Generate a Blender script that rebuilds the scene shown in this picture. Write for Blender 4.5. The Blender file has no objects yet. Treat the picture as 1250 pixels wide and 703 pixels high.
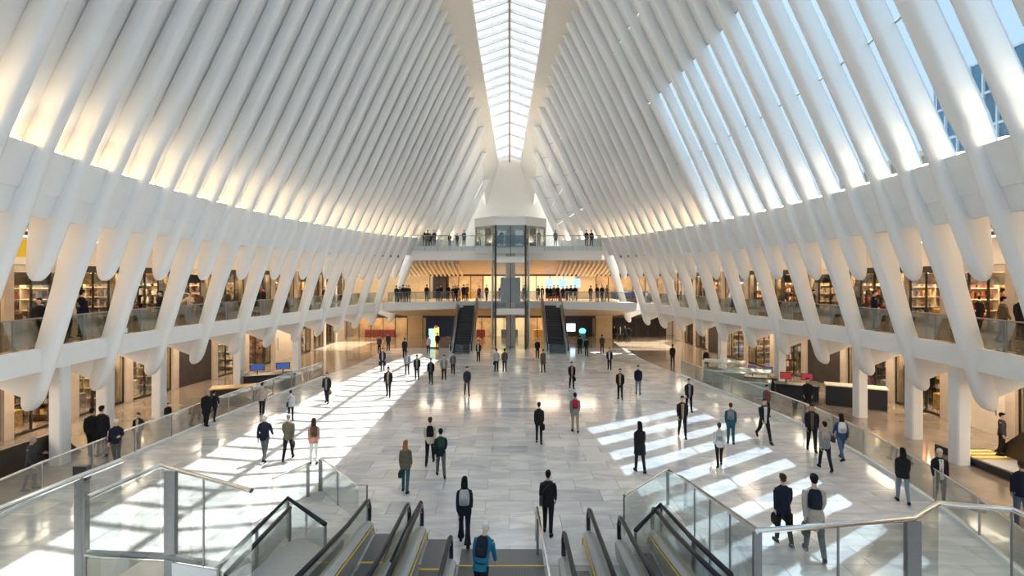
import bpy, bmesh, math, random
import numpy as np
from mathutils import Vector, Matrix
random.seed(7)
sc = bpy.context.scene
C = sc.collection

# ------------------------------------------------------------------ camera
EYE = 7.1; FPX = 620.0; VX, VY = 622.0, 340.0
cd = bpy.data.cameras.new('camera'); cam = bpy.data.objects.new('camera', cd); C.objects.link(cam)
cam.location = (0, 0, EYE); cam.rotation_euler = (math.pi/2, 0, 0)
cd.sensor_width = 36; cd.lens = 36*FPX/1250; cd.shift_x = (625-VX)/1250; cd.shift_y = (VY-351.5)/1250
cd.clip_start = .1; cd.clip_end = 600
sc.camera = cam
# ------------------------------------------------------------------ world, sun, exposure
w = bpy.data.worlds.new('sky'); sc.world = w; w.use_nodes = True
nt = w.node_tree; bg = nt.nodes['Background']
tc = nt.nodes.new('ShaderNodeTexCoord'); nz = nt.nodes.new('ShaderNodeTexNoise'); cr = nt.nodes.new('ShaderNodeValToRGB')
nz.inputs['Scale'].default_value = 2.2; nz.inputs['Detail'].default_value = 4
cr.color_ramp.elements[0].color = (.80, .875, .95, 1); cr.color_ramp.elements[0].position = .42
cr.color_ramp.elements[1].color = (.97, .975, .98, 1); cr.color_ramp.elements[1].position = .62
nt.links.new(tc.outputs['Generated'], nz.inputs['Vector']); nt.links.new(nz.outputs['Fac'], cr.inputs['Fac'])
nt.links.new(cr.outputs['Color'], bg.inputs['Color']); bg.inputs['Strength'].default_value = 1.3
sd = bpy.data.lights.new('sun', 'SUN'); sun = bpy.data.objects.new('sun', sd); C.objects.link(sun)
sd.energy = 6.5; sd.angle = .006; sd.color = (1, .96, .9)
sun.rotation_euler = Vector((-.33, -.52, -1)).to_track_quat('-Z', 'Y').to_euler()
sun.location = (20, 60, 80)
sc.view_settings.view_transform = 'Standard'; sc.view_settings.look = 'None'
sc.view_settings.gamma = 1; sc.view_settings.use_curve_mapping = False
sc.view_settings.exposure = 1.05

# ------------------------------------------------------------------ helpers
def FL(px, py, h=0.0):
    s = (py-VY)/(EYE-h)
    return ((px-VX)/s, FPX/s)
def mk_table(xs, ys, k=2.0):
    xs = np.array(xs, float); ys = np.array(ys, float)
    def f(z):
        t = np.linspace(-k, k, 7)
        return float(np.mean(np.interp(z+t, xs, ys)))
    return f
MATS = {}
def mat(name, col=(.8,.8,.8), rough=.5, metal=0, emis=None, estr=0, noise=0, nscale=3, coat=0, spec=.5, bump=0, ncol=None):
    if name in MATS: return MATS[name]
    m = bpy.data.materials.new(name); m.use_nodes = True; t = m.node_tree; b = t.nodes['Principled BSDF']
    b.inputs['Base Color'].default_value = (*col, 1); b.inputs['Roughness'].default_value = rough
    b.inputs['Metallic'].default_value = metal; b.inputs['Coat Weight'].default_value = coat
    b.inputs['Specular IOR Level'].default_value = spec
    if emis: b.inputs['Emission Color'].default_value = (*emis, 1); b.inputs['Emission Strength'].default_value = estr
    if noise or ncol or bump:
        g = t.nodes.new('ShaderNodeTexCoord'); n = t.nodes.new('ShaderNodeTexNoise'); n.inputs['Scale'].default_value = nscale; n.inputs['Detail'].default_value = 5
        t.links.new(g.outputs['Object'], n.inputs['Vector'])
    if noise or ncol:
        r = t.nodes.new('ShaderNodeValToRGB'); r.color_ramp.elements[0].position = .35; r.color_ramp.elements[1].position = .68
        a = ncol if ncol else tuple(c*(1-noise) for c in col)
        r.color_ramp.elements[0].color = (*a, 1); r.color_ramp.elements[1].color = (*col, 1)
        t.links.new(n.outputs['Fac'], r.inputs['Fac']); t.links.new(r.outputs['Color'], b.inputs['Base Color'])
    if bump:
        bp = t.nodes.new('ShaderNodeBump'); bp.inputs['Strength'].default_value = bump; bp.inputs['Distance'].default_value = .02
        t.links.new(n.outputs['Fac'], bp.inputs['Height']); t.links.new(bp.outputs['Normal'], b.inputs['Normal'])
    MATS[name] = m; return m
def glass(name, tint=(.9,.96,.95), refl=.12, rough=.02, fr=.5):
    if name in MATS: return MATS[name]
    m = bpy.data.materials.new(name); m.use_nodes = True; t = m.node_tree; t.nodes.clear()
    o = t.nodes.new('ShaderNodeOutputMaterial'); mx = t.nodes.new('ShaderNodeMixShader'); tr = t.nodes.new('ShaderNodeBsdfTransparent'); gl = t.nodes.new('ShaderNodeBsdfGlossy')
    lw = t.nodes.new('ShaderNodeLayerWeight'); lw.inputs['Blend'].default_value = .25
    mu = t.nodes.new('ShaderNodeMath'); mu.operation = 'MULTIPLY_ADD'; mu.inputs[1].default_value = fr; mu.inputs[2].default_value = refl*.4
    t.links.new(lw.outputs['Fresnel'], mu.inputs[0]); t.links.new(mu.outputs[0], mx.inputs[0])
    tr.inputs['Color'].default_value = (*tint, 1); gl.inputs['Roughness'].default_value = rough
    t.links.new(tr.outputs[0], mx.inputs[1]); t.links.new(gl.outputs[0], mx.inputs[2]); t.links.new(mx.outputs[0], o.inputs['Surface'])
    MATS[name] = m; return m
def tag(o, label=None, cat=None, group=None, kind=None):
    if label: o['label'] = label
    if cat: o['category'] = cat
    if group: o['group'] = group
    if kind: o['kind'] = kind
    return o
def empty(name, loc=(0,0,0), rz=0, label=None, cat=None, group=None, kind=None, parent=None):
    o = bpy.data.objects.new(name, None); C.objects.link(o); o.location = loc; o.rotation_euler = (0,0,rz)
    o.empty_display_size = .2
    if parent: o.parent = parent
    return tag(o, label, cat, group, kind)
class MB:
    def __init__(s): s.v = []; s.f = []
    def add(s, vs, fs):
        n = len(s.v); s.v += [tuple(v) for v in vs]; s.f += [tuple(i+n for i in f) for f in fs]; return s
    def box(s, x0, x1, y0, y1, z0, z1):
        if x0 > x1: x0, x1 = x1, x0
        if y0 > y1: y0, y1 = y1, y0
        return s.add([(x0,y0,z0),(x1,y0,z0),(x1,y1,z0),(x0,y1,z0),(x0,y0,z1),(x1,y0,z1),(x1,y1,z1),(x0,y1,z1)],
                     [(0,3,2,1),(4,5,6,7),(0,1,5,4),(1,2,6,5),(2,3,7,6),(3,0,4,7)])
    def bbox(s, x0, x1, y0, y1, z0, z1, b=.02):      # box with its four upright edges and top edges chamfered
        def rg(i): return [(x0+i,y0+b),(x0+b,y0+i),(x1-b,y0+i),(x1-i,y0+b),(x1-i,y1-b),(x1-b,y1-i),(x0+b,y1-i),(x0+i,y1-b)]
        a = rg(0); rings = [[(x,y,z0) for x,y in a],[(x,y,z1-b) for x,y in a],[(x+(b if x<(x0+x1)/2 else -b)*.8,y+(b if y<(y0+y1)/2 else -b)*.8,z1) for x,y in a]]
        return s.loft(rings)
    def loft(s, rings, cap=True, closed=True):
        n = len(rings[0]); vs = [p for r in rings for p in r]; fs = []
        for i in range(len(rings)-1):
            for j in range(n if closed else n-1):
                k = (j+1) % n
                fs.append((i*n+j, i*n+k, (i+1)*n+k, (i+1)*n+j))
        if cap: fs.append(tuple(range(n))[::-1]); fs.append(tuple((len(rings)-1)*n+j for j in range(n)))
        return s.add(vs, fs)
    def tube(s, pts, r, n=8, up=Vector((0,0,1)), ry=None):
        P = [Vector(p) for p in pts]; rs = r if isinstance(r, (list, tuple)) else [r]*len(P)
        rings = []; prev = None
        for i, p in enumerate(P):
            d = (P[min(i+1,len(P)-1)]-P[max(i-1,0)]).normalized()
            a = prev if prev is not None else (Vector((1,0,0)) if abs(d.x) < .8 else Vector((0,1,0)))
            u = (a - d*a.dot(d))
            if u.length < 1e-4: u = d.orthogonal()
            u.normalize(); prev = u; v = d.cross(u)
            q = ry if ry else 1
            rings.append([p+u*(rs[i]*math.cos(2*math.pi*j/n))+v*(rs[i]*q*math.sin(2*math.pi*j/n)) for j in range(n)])
        return s.loft(rings)
    def bar(s, p, q, wx, wz=None):      # rectangular bar between two points
        wz = wz or wx; P = Vector(p); Q = Vector(q); d = (Q-P).normalized()
        u = d.cross(Vector((0,0,1))); u = Vector((1,0,0)) if u.length < 1e-3 else u.normalized(); v = u.cross(d)
        if abs(d.z) > .999: v = Vector((0,1,0))
        r = lambda c: [c-u*wx/2-v*wz/2, c+u*wx/2-v*wz/2, c+u*wx/2+v*wz/2, c-u*wx/2+v*wz/2]
        return s.loft([r(P), r(Q)])
    def ell(s, c, r, n=12, m=8):
        rings = []
        for i in range(m+1):
            a = math.pi*i/m; rr = max(math.sin(a), .02)
            rings.append([(c[0]+r[0]*rr*math.cos(2*math.pi*j/n), c[1]+r[1]*rr*math.sin(2*math.pi*j/n), c[2]-r[2]*math.cos(a)) for j in range(n)])
        return s.loft(rings)
    def mesh(s, name, smooth=False):
        me = bpy.data.meshes.new(name); me.from_pydata(s.v, [], s.f); me.update()
        bm = bmesh.new(); bm.from_mesh(me); bmesh.ops.recalc_face_normals(bm, faces=bm.faces); bm.to_mesh(me); bm.free()
        if smooth:
            me.polygons.foreach_set('use_smooth', [True]*len(me.polygons))
            if smooth is not True: me.set_sharp_from_angle(angle=smooth)
        return me
    def build(s, name, m, parent=None, smooth=False, **k):
        me = s.mesh(name, smooth); me.materials.append(m)
        o = bpy.data.objects.new(name, me); C.objects.link(o)
        if parent: o.parent = parent
        return tag(o, **k)
def inst(name, me, m, parent=None, loc=(0,0,0), rot=(0,0,0), scale=(1,1,1), **k):
    o = bpy.data.objects.new(name, me); C.objects.link(o)
    if parent: o.parent = parent
    o.location = loc; o.rotation_euler = rot; o.scale = scale
    if m is not None:
        if len(me.materials) == 0: me.materials.append(None)
        o.material_slots[0].link = 'OBJECT'; o.material_slots[0].material = m
    return tag(o, **k)
def sweep(zs, f, sx, thick=None):     # f(z) -> closed polygon [(X,h)...]; swept along the hall
    return MB().loft([[(sx*x, z, h) for x, h in f(z)] for z in zs])
def frange(a, b, n): return [a+(b-a)*i/n for i in range(n+1)]

# ------------------------------------------------------------------ materials
WHITE = mat('white_painted_steel', (.86,.855,.84), .45, noise=.02, nscale=.7)
WHITE2 = mat('white_cladding', (.84,.845,.84), .5, noise=.03, nscale=1.5)
BEIGE = mat('pale_plaster', (.80,.765,.70), .7, noise=.03)
CREAM = mat('cream_stone', (.70,.60,.47), .45, noise=.12, nscale=2)
TAN = mat('tan_panel', (.62,.48,.33), .5, noise=.08, nscale=1)
BROWN = mat('brown_floor', (.30,.235,.18), .16, noise=.3, nscale=.8, coat=.3)
DARKBR = mat('dark_bronze', (.06,.045,.035), .4, metal=.3, noise=.2, nscale=4)
BLACK = mat('black_frame', (.015,.015,.017), .35)
RUBBER = mat('black_rubber', (.012,.016,.024), .3, spec=.35)
STEEL = mat('brushed_steel', (.50,.50,.49), .28, metal=1, noise=.12, nscale=9)
STEELD = mat('grey_steel_post', (.30,.30,.30), .4, metal=.8, noise=.1, nscale=9)
CHROME = mat('polished_rail', (.78,.78,.76), .16, metal=1)
YELLOW = mat('yellow_line', (.85,.55,.03), .5)
STEPG = mat('grey_tread', (.16,.16,.165), .5, metal=.5)
LANDING = mat('landing_plate', (.20,.20,.21), .45, metal=.4, noise=.1, nscale=30)
GREYW = mat('grey_lining', (.45,.45,.44), .5)
GLS = glass('clear_glass', (.955,.98,.972), .08)
GLD = glass('gallery_glass', (.78,.83,.83), .2)
GLSKY = glass('skylight_glass', (.88,.92,.94), .05)
GLW = glass('window_glass', (.52,.60,.66), .03, fr=.08)
GLSHOP = glass('shop_glass', (.85,.87,.86), .12, fr=.25)
WARML = mat('warm_lamp', (1,.8,.55), .5, emis=(1,.72,.40), estr=14)
COVE = mat('cove_lamp', (1,.85,.6), .5, emis=(1,.80,.55), estr=4)
DECK = mat('cool_steel_deck', (.50,.53,.55), .38, metal=.35, noise=.06, nscale=5)
WARMP = mat('warm_ceiling_panel', (1,.85,.6), .5, emis=(1,.70,.38), estr=5)
COOLL = mat('white_lamp', (1,1,1), .5, emis=(1,.93,.82), estr=20)
GOLD = mat('gold_light_strip', (.9,.6,.1), .4, emis=(1,.6,.12), estr=1.6)

def marble():
    m = bpy.data.materials.new('white_marble_tile'); m.use_nodes = True; t = m.node_tree; b = t.nodes['Principled BSDF']
    N = t.nodes.new; L = t.links.new
    g = N('ShaderNodeNewGeometry'); oi = N('ShaderNodeObjectInfo'); ad = N('ShaderNodeMath'); ad.operation = 'ADD'; fr = N('ShaderNodeMath'); fr.operation = 'FRACT'
    L(g.outputs['Random Per Island'], ad.inputs[0]); L(oi.outputs['Random'], ad.inputs[1]); L(ad.outputs[0], fr.inputs[0])
    r1 = N('ShaderNodeValToRGB'); e = r1.color_ramp.elements
    e[0].color = (.56,.565,.575,1); e[0].position = 0; e[1].color = (.80,.79,.775,1); e[1].position = 1
    for p_, c_ in ((.15,(.67,.67,.68,1)),(.5,(.73,.725,.72,1)),(.8,(.76,.755,.74,1))):
        x = e.new(p_); x.color = c_
    L(fr.outputs[0], r1.inputs['Fac'])
    # streaky veins running across the slab
    cx = N('ShaderNodeVectorMath'); cx.operation = 'ADD'; mp = N('ShaderNodeMapping'); mp.inputs['Scale'].default_value = (.5, 1.6, 1); mp.inputs['Rotation'].default_value = (0,0,.25)
    sc_ = N('ShaderNodeVectorMath'); sc_.operation = 'SCALE'; sc_.inputs[0].default_value = (13, 7, 5); L(fr.outputs[0], sc_.inputs['Scale'])
    L(g.outputs['Position'], cx.inputs[0]); L(sc_.outputs[0], cx.inputs[1]); L(cx.outputs[0], mp.inputs['Vector'])
    n = N('ShaderNodeTexNoise'); n.inputs['Scale'].default_value = 1.1; n.inputs['Detail'].default_value = 8; n.inputs['Distortion'].default_value = 1.2; L(mp.outputs[0], n.inputs['Vector'])
    r2 = N('ShaderNodeValToRGB'); r2.color_ramp.elements[0].position = .40; r2.color_ramp.elements[0].color = (.80,.81,.84,1); r2.color_ramp.elements[1].position = .60; r2.color_ramp.elements[1].color = (1.06,1.05,1.03,1)
    L(n.outputs['Fac'], r2.inputs['Fac'])
    mx = N('ShaderNodeMix'); mx.data_type = 'RGBA'; mx.blend_type = 'MULTIPLY'; mx.inputs['Factor'].default_value = 1
    L(r1.outputs['Color'], mx.inputs['A']); L(r2.outputs['Color'], mx.inputs['B']); L(mx.outputs['Result'], b.inputs['Base Color'])
    b.inputs['Roughness'].default_value = .13; b.inputs['Coat Weight'].default_value = .25; b.inputs['Coat Roughness'].default_value = .08
    return m
MARBLE = marble()

# ------------------------------------------------------------------ hall profile (X = half width, h = height, z = distance along the hall)
XL = mk_table([-14,-8,0,5,10,13,15,18,21,25,28,32,37,42,46,49,52,54,56,58,60,64],[9.6,10.2,11.2,11.8,12.4,12.9,13.3,13.8,14.1,14.2,14.1,13.7,12.9,12.2,11.6,11.0,10.3,9.6,8.4,6.7,4.7,3.2], 1.4)
HL = mk_table([-20,35,48,54,64],[10.9,10.9,11.2,11.5,11.6])
HS = mk_table([-14,0,10,25,38,47,55,58,61.5,66],[23,27.2,28.6,29.2,28.4,27.8,25.7,23.7,21.2,19])
WS = mk_table([-14,0,10,25,38,47,55,61.5,66],[1.6,2.3,2.8,3.0,2.85,2.7,2.2,1.35,1.2])
def XI(z, h):           # inner edge of a rib
    xl, hl = XL(z), HL(z)
    if h >= hl: d = h-hl; return xl-.44*d-.0015*d*d
    if h >= 7: return xl+.38*(hl-h)
    return xl+.38*(hl-7)+.31*(7-h)
GX = lambda z: XI(z, 4.6)+.42      # gallery edge
def GXf(z): return GX(z)
def htop(z):
    hs = HS(z)-.5; h = HL(z)
    while h < hs and XI(z, h) > WS(z)+.7: h += .1
    return h
Z0, Z1, PITCH = -9.0, 60.6, 1.65
NB = int((Z1-Z0)/PITCH)
RZ = [24.6+PITCH*k for k in range(-20, 22)]
RZ = [z for z in RZ if Z0 <= z <= Z1]

LEFT = empty('wall_left', (0,0,0), kind='structure'); RIGHT = empty('wall_right', (0,0,0), kind='structure')
def ring_rect(sx, z, xi, xo, h, hw, c):
    # chamfered rectangle, nose rounded on the inner side
    r = [(xi+c*1.0, -hw), (xi+c*.28, -hw+c*.28), (xi, -hw+c), (xi, hw-c), (xi+c*.28, hw-c*.28), (xi+c, hw), (xo-c*.4, hw), (xo, hw-c*.4), (xo, -hw+c*.4), (xo-c*.4, -hw)]
    return [(sx*x, z+y, h) for x, y in r]
def rib(sx, z, kind, parent):
    hl = HL(z); top = htop(z); rings = []
    def xo(h):
        x = XI(z, h)
        if h >= hl: return x+(max(.62, .9-.05*(h-hl)) if sx < 0 else max(.70, .85-.02*(h-hl)))
        if kind == 'short':
            t = (h-7.0)/(hl-7.0); return x+.40+.8*math.sin(min(1, t)*math.pi*.55)
        t = (h-2.4)/(hl-2.4)
        return x+(.62+.25*t) + (.42*math.exp(-((h-9.2)/1.3)**2))
    if kind == 'far': hs = frange(hl-1.9, top, 22)
    elif kind == 'short':
        hs = [7.02, 7.1, 7.25, 7.5, 7.9, 8.4, 9.0, 9.6, 10.3] + frange(hl, top, 20)
    else: hs = [2.42, 2.5, 2.65, 2.9, 3.4, 4.2, 5.0, 5.9, 6.8, 7.4, 8.0, 8.5, 9.0, 9.6, 10.3] + frange(hl, top, 20)
    for i, h in enumerate(hs):
        a, b = XI(z, h), xo(h); hw = (.19 if sx < 0 else .31) if h > hl else .19+.05*min(1, (hl-h)/2)
        if kind == 'short': hw = .19+.07*min(1, max(0, (hl-h)/2))
        c = min(.16, hw*.8)
        base = hs[0]
        if kind != 'far' and h-base < .5:            # rounded tip
            q = math.sqrt(max(0, 1-(1-(h-base)/.5)**2)); q = max(q, .18)
            m = a+.55*(b-a); a, b = m+(a-m)*q, m+(b-m)*q; hw *= .35+.65*q; c = min(c, hw*.8, (b-a)*.3)
        rings.append(ring_rect(sx, z, a, b, h, hw, c))
    MB().loft(rings).build('rib', WHITE, parent, smooth=.9)
GZ = [z for z in RZ]
for sx, W in ((-1, LEFT), (1, RIGHT)):
    for z in RZ:
        k = round((z-24.6)/PITCH)
        kind = 'far' if z > 54.6 else ('long' if k % 2 == 0 else 'short')
        rib(sx, z, kind, W)
        if kind == 'long':                            # arm that ties the rib foot to the gallery soffit
            x0 = XI(z, 3.0)
            pl = [(x0+.25,2.85),(x0+.5,2.88),(x0+1.0,3.08),(x0+1.6,3.32),(x0+2.4,3.56),(x0+3.2,3.72),(x0+3.9,3.84),(x0+.1,3.84),(XI(z,3.6)+.12,3.5)]
            MB().loft([[(sx*x, z-.2, h) for x, h in pl], [(sx*x, z+.2, h) for x, h in pl]]).build('bracket', WHITE, W)
    # spandrel panels and ledge between ribs
    for i in range(len(RZ)-1):
        a, b = RZ[i]+.12, RZ[i+1]-.12
        def sp(z):
            hl = HL(z); x = XL(z)
            return [(x+.32, hl), (x+.32+.38*1.2, hl-1.2), (x+.32+.38*1.2+.06, hl-1.2), (x+.38+.38*1.9, hl-1.9), (x+1.3, hl-1.9), (x+1.9, hl-.9), (x+1.9, hl)]
        sweep([a, (a+b)/2, b], sp, sx).build('spandrel_panel', WHITE2, W)
    # skin between ribs
    zz = RZ
    if sx < 0:
        for i in range(len(RZ)-1):
            a, b = RZ[i], RZ[i+1]
            rings = []
            for z in (a, b):
                t = htop(z); hs = frange(HL(z)-.05, t+.1, 14)
                inn = [(XI(z, h)+.80-.012*(h-HL(z)), h) for h in hs]
                out = [(x+.12, h+.05) for x, h in reversed(inn)]
                rings.append([(sx*x, z, h) for x, h in inn+out])
            MB().loft(rings).build('wall_panel', WHITE2, W, smooth=.6)
    else:
        for i in range(len(RZ)-1):
            a, b = RZ[i]+.03, RZ[i+1]-.03
            cuts = frange(0, 1, 4)
            for c in range(4):
                rings = []
                for z in (a, b):
                    t = htop(z); h0 = HL(z); hs = frange(h0+(t-h0)*cuts[c]+.03, h0+(t-h0)*cuts[c+1]-.01, 4)
                    inn = [(XI(z, h)+.74-.008*(h-h0), h) for h in hs]
                    rings.append([(sx*x, z, h) for x, h in inn+[(x+.03, h) for x, h in reversed(inn)]])
                MB().loft(rings).build('pane' if (c < 2 and a < 33) else 'wall_panel', GLW if (c < 2 and a < 33) else WHITE2, W)  # solid panels put in at upper and far bays to hold back sun
            if i % 1 == 0:
                m = MB(); z = RZ[i]; t = htop(z); h0 = HL(z)
                for c in (1, 2, 3):
                    h = h0+(t-h0)*cuts[c]
                    m.bar((sx*(XI(a,h)+.76-.008*(h-h0)), a, h), (sx*(XI(b,h)+.76-.008*(h-h0)), b, h), .06, .05)
                m.build('mullion', STEEL, W)
# roof band between rib heads and the skylight
CEIL = empty('ceiling', (0,0,0), kind='structure')
zz = frange(-10, 62, 36)
for sx in (-1, 1):
    def band(z):
        h = htop(z); xt = XI(z, h); w_ = WS(z)
        return [(w_+.02, HS(z)-.25), (xt-.1+.9, h-.15), (xt+1.3, h+.3), (w_+.2, HS(z)+.25), (w_+.02, HS(z)+.12)]
    sweep(zz, band, sx).build('roof_band', BEIGE, CEIL, smooth=.7)
    m = MB()
    m.loft([[(sx*(WS(z)-.06), z, HS(z)-.3), (sx*(WS(z)+.06), z, HS(z)-.3), (sx*(WS(z)+.06), z, HS(z)+.1), (sx*(WS(z)-.06), z, HS(z)+.1)] for z in zz])
    m.build('skylight_kerb', WHITE, CEIL)
NM = 54; ms = frange(-9.5, 61.3, NM)
m = MB(); m.loft([[(-.1, z, HS(z)+WS(z)/3-.28), (.1, z, HS(z)+WS(z)/3-.28), (.1, z, HS(z)+WS(z)/3+.05), (-.1, z, HS(z)+WS(z)/3+.05)] for z in zz]); m.build('skylight_spine', mat('spine_brown', (.42,.36,.31), .5), CEIL)
for z in ms:
    m = MB(); hh = HS(z); w_ = WS(z)
    for sx in (-1, 1): m.bar((sx*w_, z, hh), (sx*.08, z, hh+w_/3), .14, .28)
    m.build('mullion', WHITE2, CEIL)
for sx in (-1, 1):
    m = MB()
    for i in range(NM):
        a, b = ms[i], ms[i+1]
        m.bar((sx*WS(a)*.53, a, HS(a)+WS(a)*.16), (sx*WS(b)*.53, b, HS(b)+WS(b)*.16), .03, .03)
        r = []
        for z in (a+.04, b-.04):
            r.append([(sx*WS(z), z, HS(z)+.02), (sx*.08, z, HS(z)+WS(z)/3+.02), (sx*.08, z, HS(z)+WS(z)/3+.05), (sx*WS(z), z, HS(z)+.05)])
        MB().loft(r).build('pane', GLSKY, CEIL)
    m.build('glazing_bar', STEEL, CEIL)
# end wall above the balcony: concave plaster shell
m = MB(); th = frange(-1, 1, 14)
rings = []
for h in frange(9.2, 23.5, 12):
    k = 6.5-2.6*(h-9.2)/14
    inn = [(k*t, 62.3-1.2*t*t-.03*(h-9.2), h) for t in th]; out = [(k*t, 62.9-.6*t*t, h) for t in reversed(th)]
    rings.append(inn+out)
m.loft(rings).build('wall_back', BEIGE, kind='structure', smooth=.8)
# unseen end of the hall behind the camera, glazed to let in fill light
WF = empty('wall_front', (0,0,0), kind='structure')
for i in range(6):
    x = -12+4*i; MB().box(x+.06, x+3.94, -10.05, -10.0, 0, 26).build('pane', GLW, WF)
for i in range(7):
    x = -12+4*i; MB().box(x-.06, x+.06, -10.2, -9.9, 0, 26).build('mullion', WHITE, WF)

# ------------------------------------------------------------------ towers outside the right windows
def tower(x0, x1, y0, y1, h, m, fm, label, nb, nf):
    r = empty('office_tower', ((x0+x1)/2, (y0+y1)/2, -2), 0, label, 'building'); a, b_ = (x1-x0)/2, (y1-y0)/2
    MB().bbox(-a, a, -b_, b_, 0, h, .2).build('facade', m, r)
    MB().bbox(-a*.6, a*.6, -b_*.6, b_*.6, h, h+2.2, .1).build('roof_plant', fm, r)
    me = MB()
    for k in range(nf+1): me.box(-a-.18, a, -b_-.18, b_, h*k/nf-.14, h*k/nf+.14)
    me.build('floor_band', fm, r)
    me = MB()
    for k in range(nb+1):
        y = -b_+2*b_*k/nb; me.box(-a-.25, -a, y-.09, y+.09, 0, h)
        x = -a+2*a*k/nb; me.box(x-.09, x+.09, -b_-.25, -b_, 0, h)
    me.build('fin', fm, r)
BG = mat('blue_curtain_wall', (.10,.26,.38), .15, coat=.4, noise=.4, nscale=.2)
tower(52, 76, 46, 62, 33, BG, WHITE2, 'blue glass office tower seen through the nearest right windows', 10, 9)
tower(60, 82, 70, 92, 27, mat('tan_facade', (.50,.38,.26), .7, noise=.2, nscale=.3), CREAM, 'tan office block seen low between the right ribs', 9, 7)
tower(46, 62, 24, 40, 30, mat('grey_blue_wall', (.20,.33,.42), .2, coat=.3, noise=.3, nscale=.2), STEELD, 'grey blue glass block beyond the upper right corner windows', 8, 8)

# ------------------------------------------------------------------ floors
BL = mk_table([0,8,12,16,20,27.5,36,44],[12.5,14.2,14.9,15.3,15.2,14.6,13.5,12.3], 1.5)
BR = mk_table([0,9,12.3,15.6,21,25,29,37,44],[8.5,11.3,12.3,13.4,14.2,14.2,13.7,12.6,11.6], 1.5)
FLOOR = MB().box(-34, 34, -10, 66, -.35, -.03).build('floor', mat('grout_bed', (.48,.47,.46), .7), kind='structure')
# (opening for the side stairs is left clear of finish; steps sit on the bed)
TX, TY = 1.5, .9
tiles = []
for r in range(int((61-5.4)/TY)):
    y = 5.4+r*TY; off = (r % 2)*TX*.5
    for c in range(-12, 12):
        x = c*TX+off
        if abs(x) > 16.5: continue
        if x+TX < -BL(y)-.2 or x > BR(y)+.2:
            if y < 40: continue
        if y < 12.55 and -6.2 < x+TX/2 < 4.2: continue
        if y > 40 and abs(x+TX/2) > 17: continue
        tiles.append((x, y))
tiles.sort(key=lambda t: (t[1] < 11.5, t[1]))
tm = MB().bbox(0, TX-.008, 0, TY-.008, 0, .03, .004).mesh('tile')
for x, y in tiles[:290]:
    inst('tile', tm, MARBLE, FLOOR, (x, y, -.03))
tm.materials.clear(); tm.materials.append(MARBLE)
m = MB()
for x, y in tiles[290:]: m.box(x, x+TX-.008, y, y+TY-.008, -.03, 0)
m.build('tile_field', MARBLE, FLOOR, kind='stuff')
# side concourse floor (brown polished stone), with the stair openings left out
for sx, B in ((-1, BL), (1, BR)):
    for (za, zb, x0, x1) in ((2, 10, None, 26), (10, 21.2, None, 17.7), (10, 21.2, 19.9, 26), (21.2, 52, None, 26)):
        zs = frange(za, zb, max(2, int((zb-za)/2)))
        sweep(zs, lambda z: [((B(z)+.12 if x0 is None else x0), -.02), (x1, -.02), (x1, .004), ((B(z)+.12 if x0 is None else x0), .004)], sx).build('floor_side', BROWN, kind='structure')
MB().box(-26, 26, 51.9, 66, -.02, .006).build('floor_side', mat('amber_floor', (.42,.33,.22), .14, noise=.2, nscale=.8, coat=.3), kind='structure')

# ------------------------------------------------------------------ gallery slab, fascia, soffits, shop walls
GALL = empty('trim_1', (0,0,0), kind='structure')
gz = [z for z in frange(-9, 52.3, 30)]
SHX = lambda z: max(GX(z)+5.3, 19.5)
for sx in (-1, 1):
    sweep(gz, lambda z: [(GX(z)+.1, 3.86), (25, 3.86), (25, 4.58), (GX(z)+.1, 4.58)], sx).build('gallery_slab', WHITE2, GALL)
    sweep(gz, lambda z: [(GX(z)+.25, 4.58), (25, 4.58), (25, 4.6), (GX(z)+.25, 4.6)], sx).build('gallery_floor', mat('gallery_stone', (.42,.33,.25), .18, noise=.2, nscale=1, coat=.3), GALL)
    lz = [z for z in RZ if z < 53 and round((z-24.6)/PITCH) % 2 == 0]
    for i in range(len(lz)-1):
        zs = frange(lz[i]+.01, lz[i+1]-.01, 3)
        sweep(zs, lambda z: [(GX(z)-.02, 3.85), (GX(z)+.12, 3.82), (GX(z)+.12, 4.66), (GX(z)-.02, 4.66)], sx).build('fascia_panel', WHITE2, GALL)
    # gallery ceiling and bulkhead over the shops
    sweep(gz, lambda z: [(XL(z)+1.2, 9.25), (SHX(z)+5, 9.35), (SHX(z)+5, 9.6), (XL(z)+1.2, 9.5)], sx).build('gallery_ceiling', mat('brown_slat_ceiling', (.32,.23,.15), .5, noise=.2, nscale=2), GALL)
    sweep(gz, lambda z: [(SHX(z)-.1, 7.75), (SHX(z)+.3, 7.75), (SHX(z)+.3, 9.0), (SHX(z)-.1, 9.0)], sx).build('bulkhead', mat('warm_bulkhead', (.80,.72,.60), .5), GALL)
    sweep(gz, lambda z: [(SHX(z)+.05, 9.02), (SHX(z)+.4, 9.02), (SHX(z)+.4, 9.08), (SHX(z)+.05, 9.08)], sx).build('cove_light', COVE, GALL)
    sweep(gz, lambda z: [(XL(z)+2.6, 9.20), (XL(z)+2.85, 9.20), (XL(z)+2.85, 9.24), (XL(z)+2.6, 9.24)], sx).build('cove_light', COVE, GALL)

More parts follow.
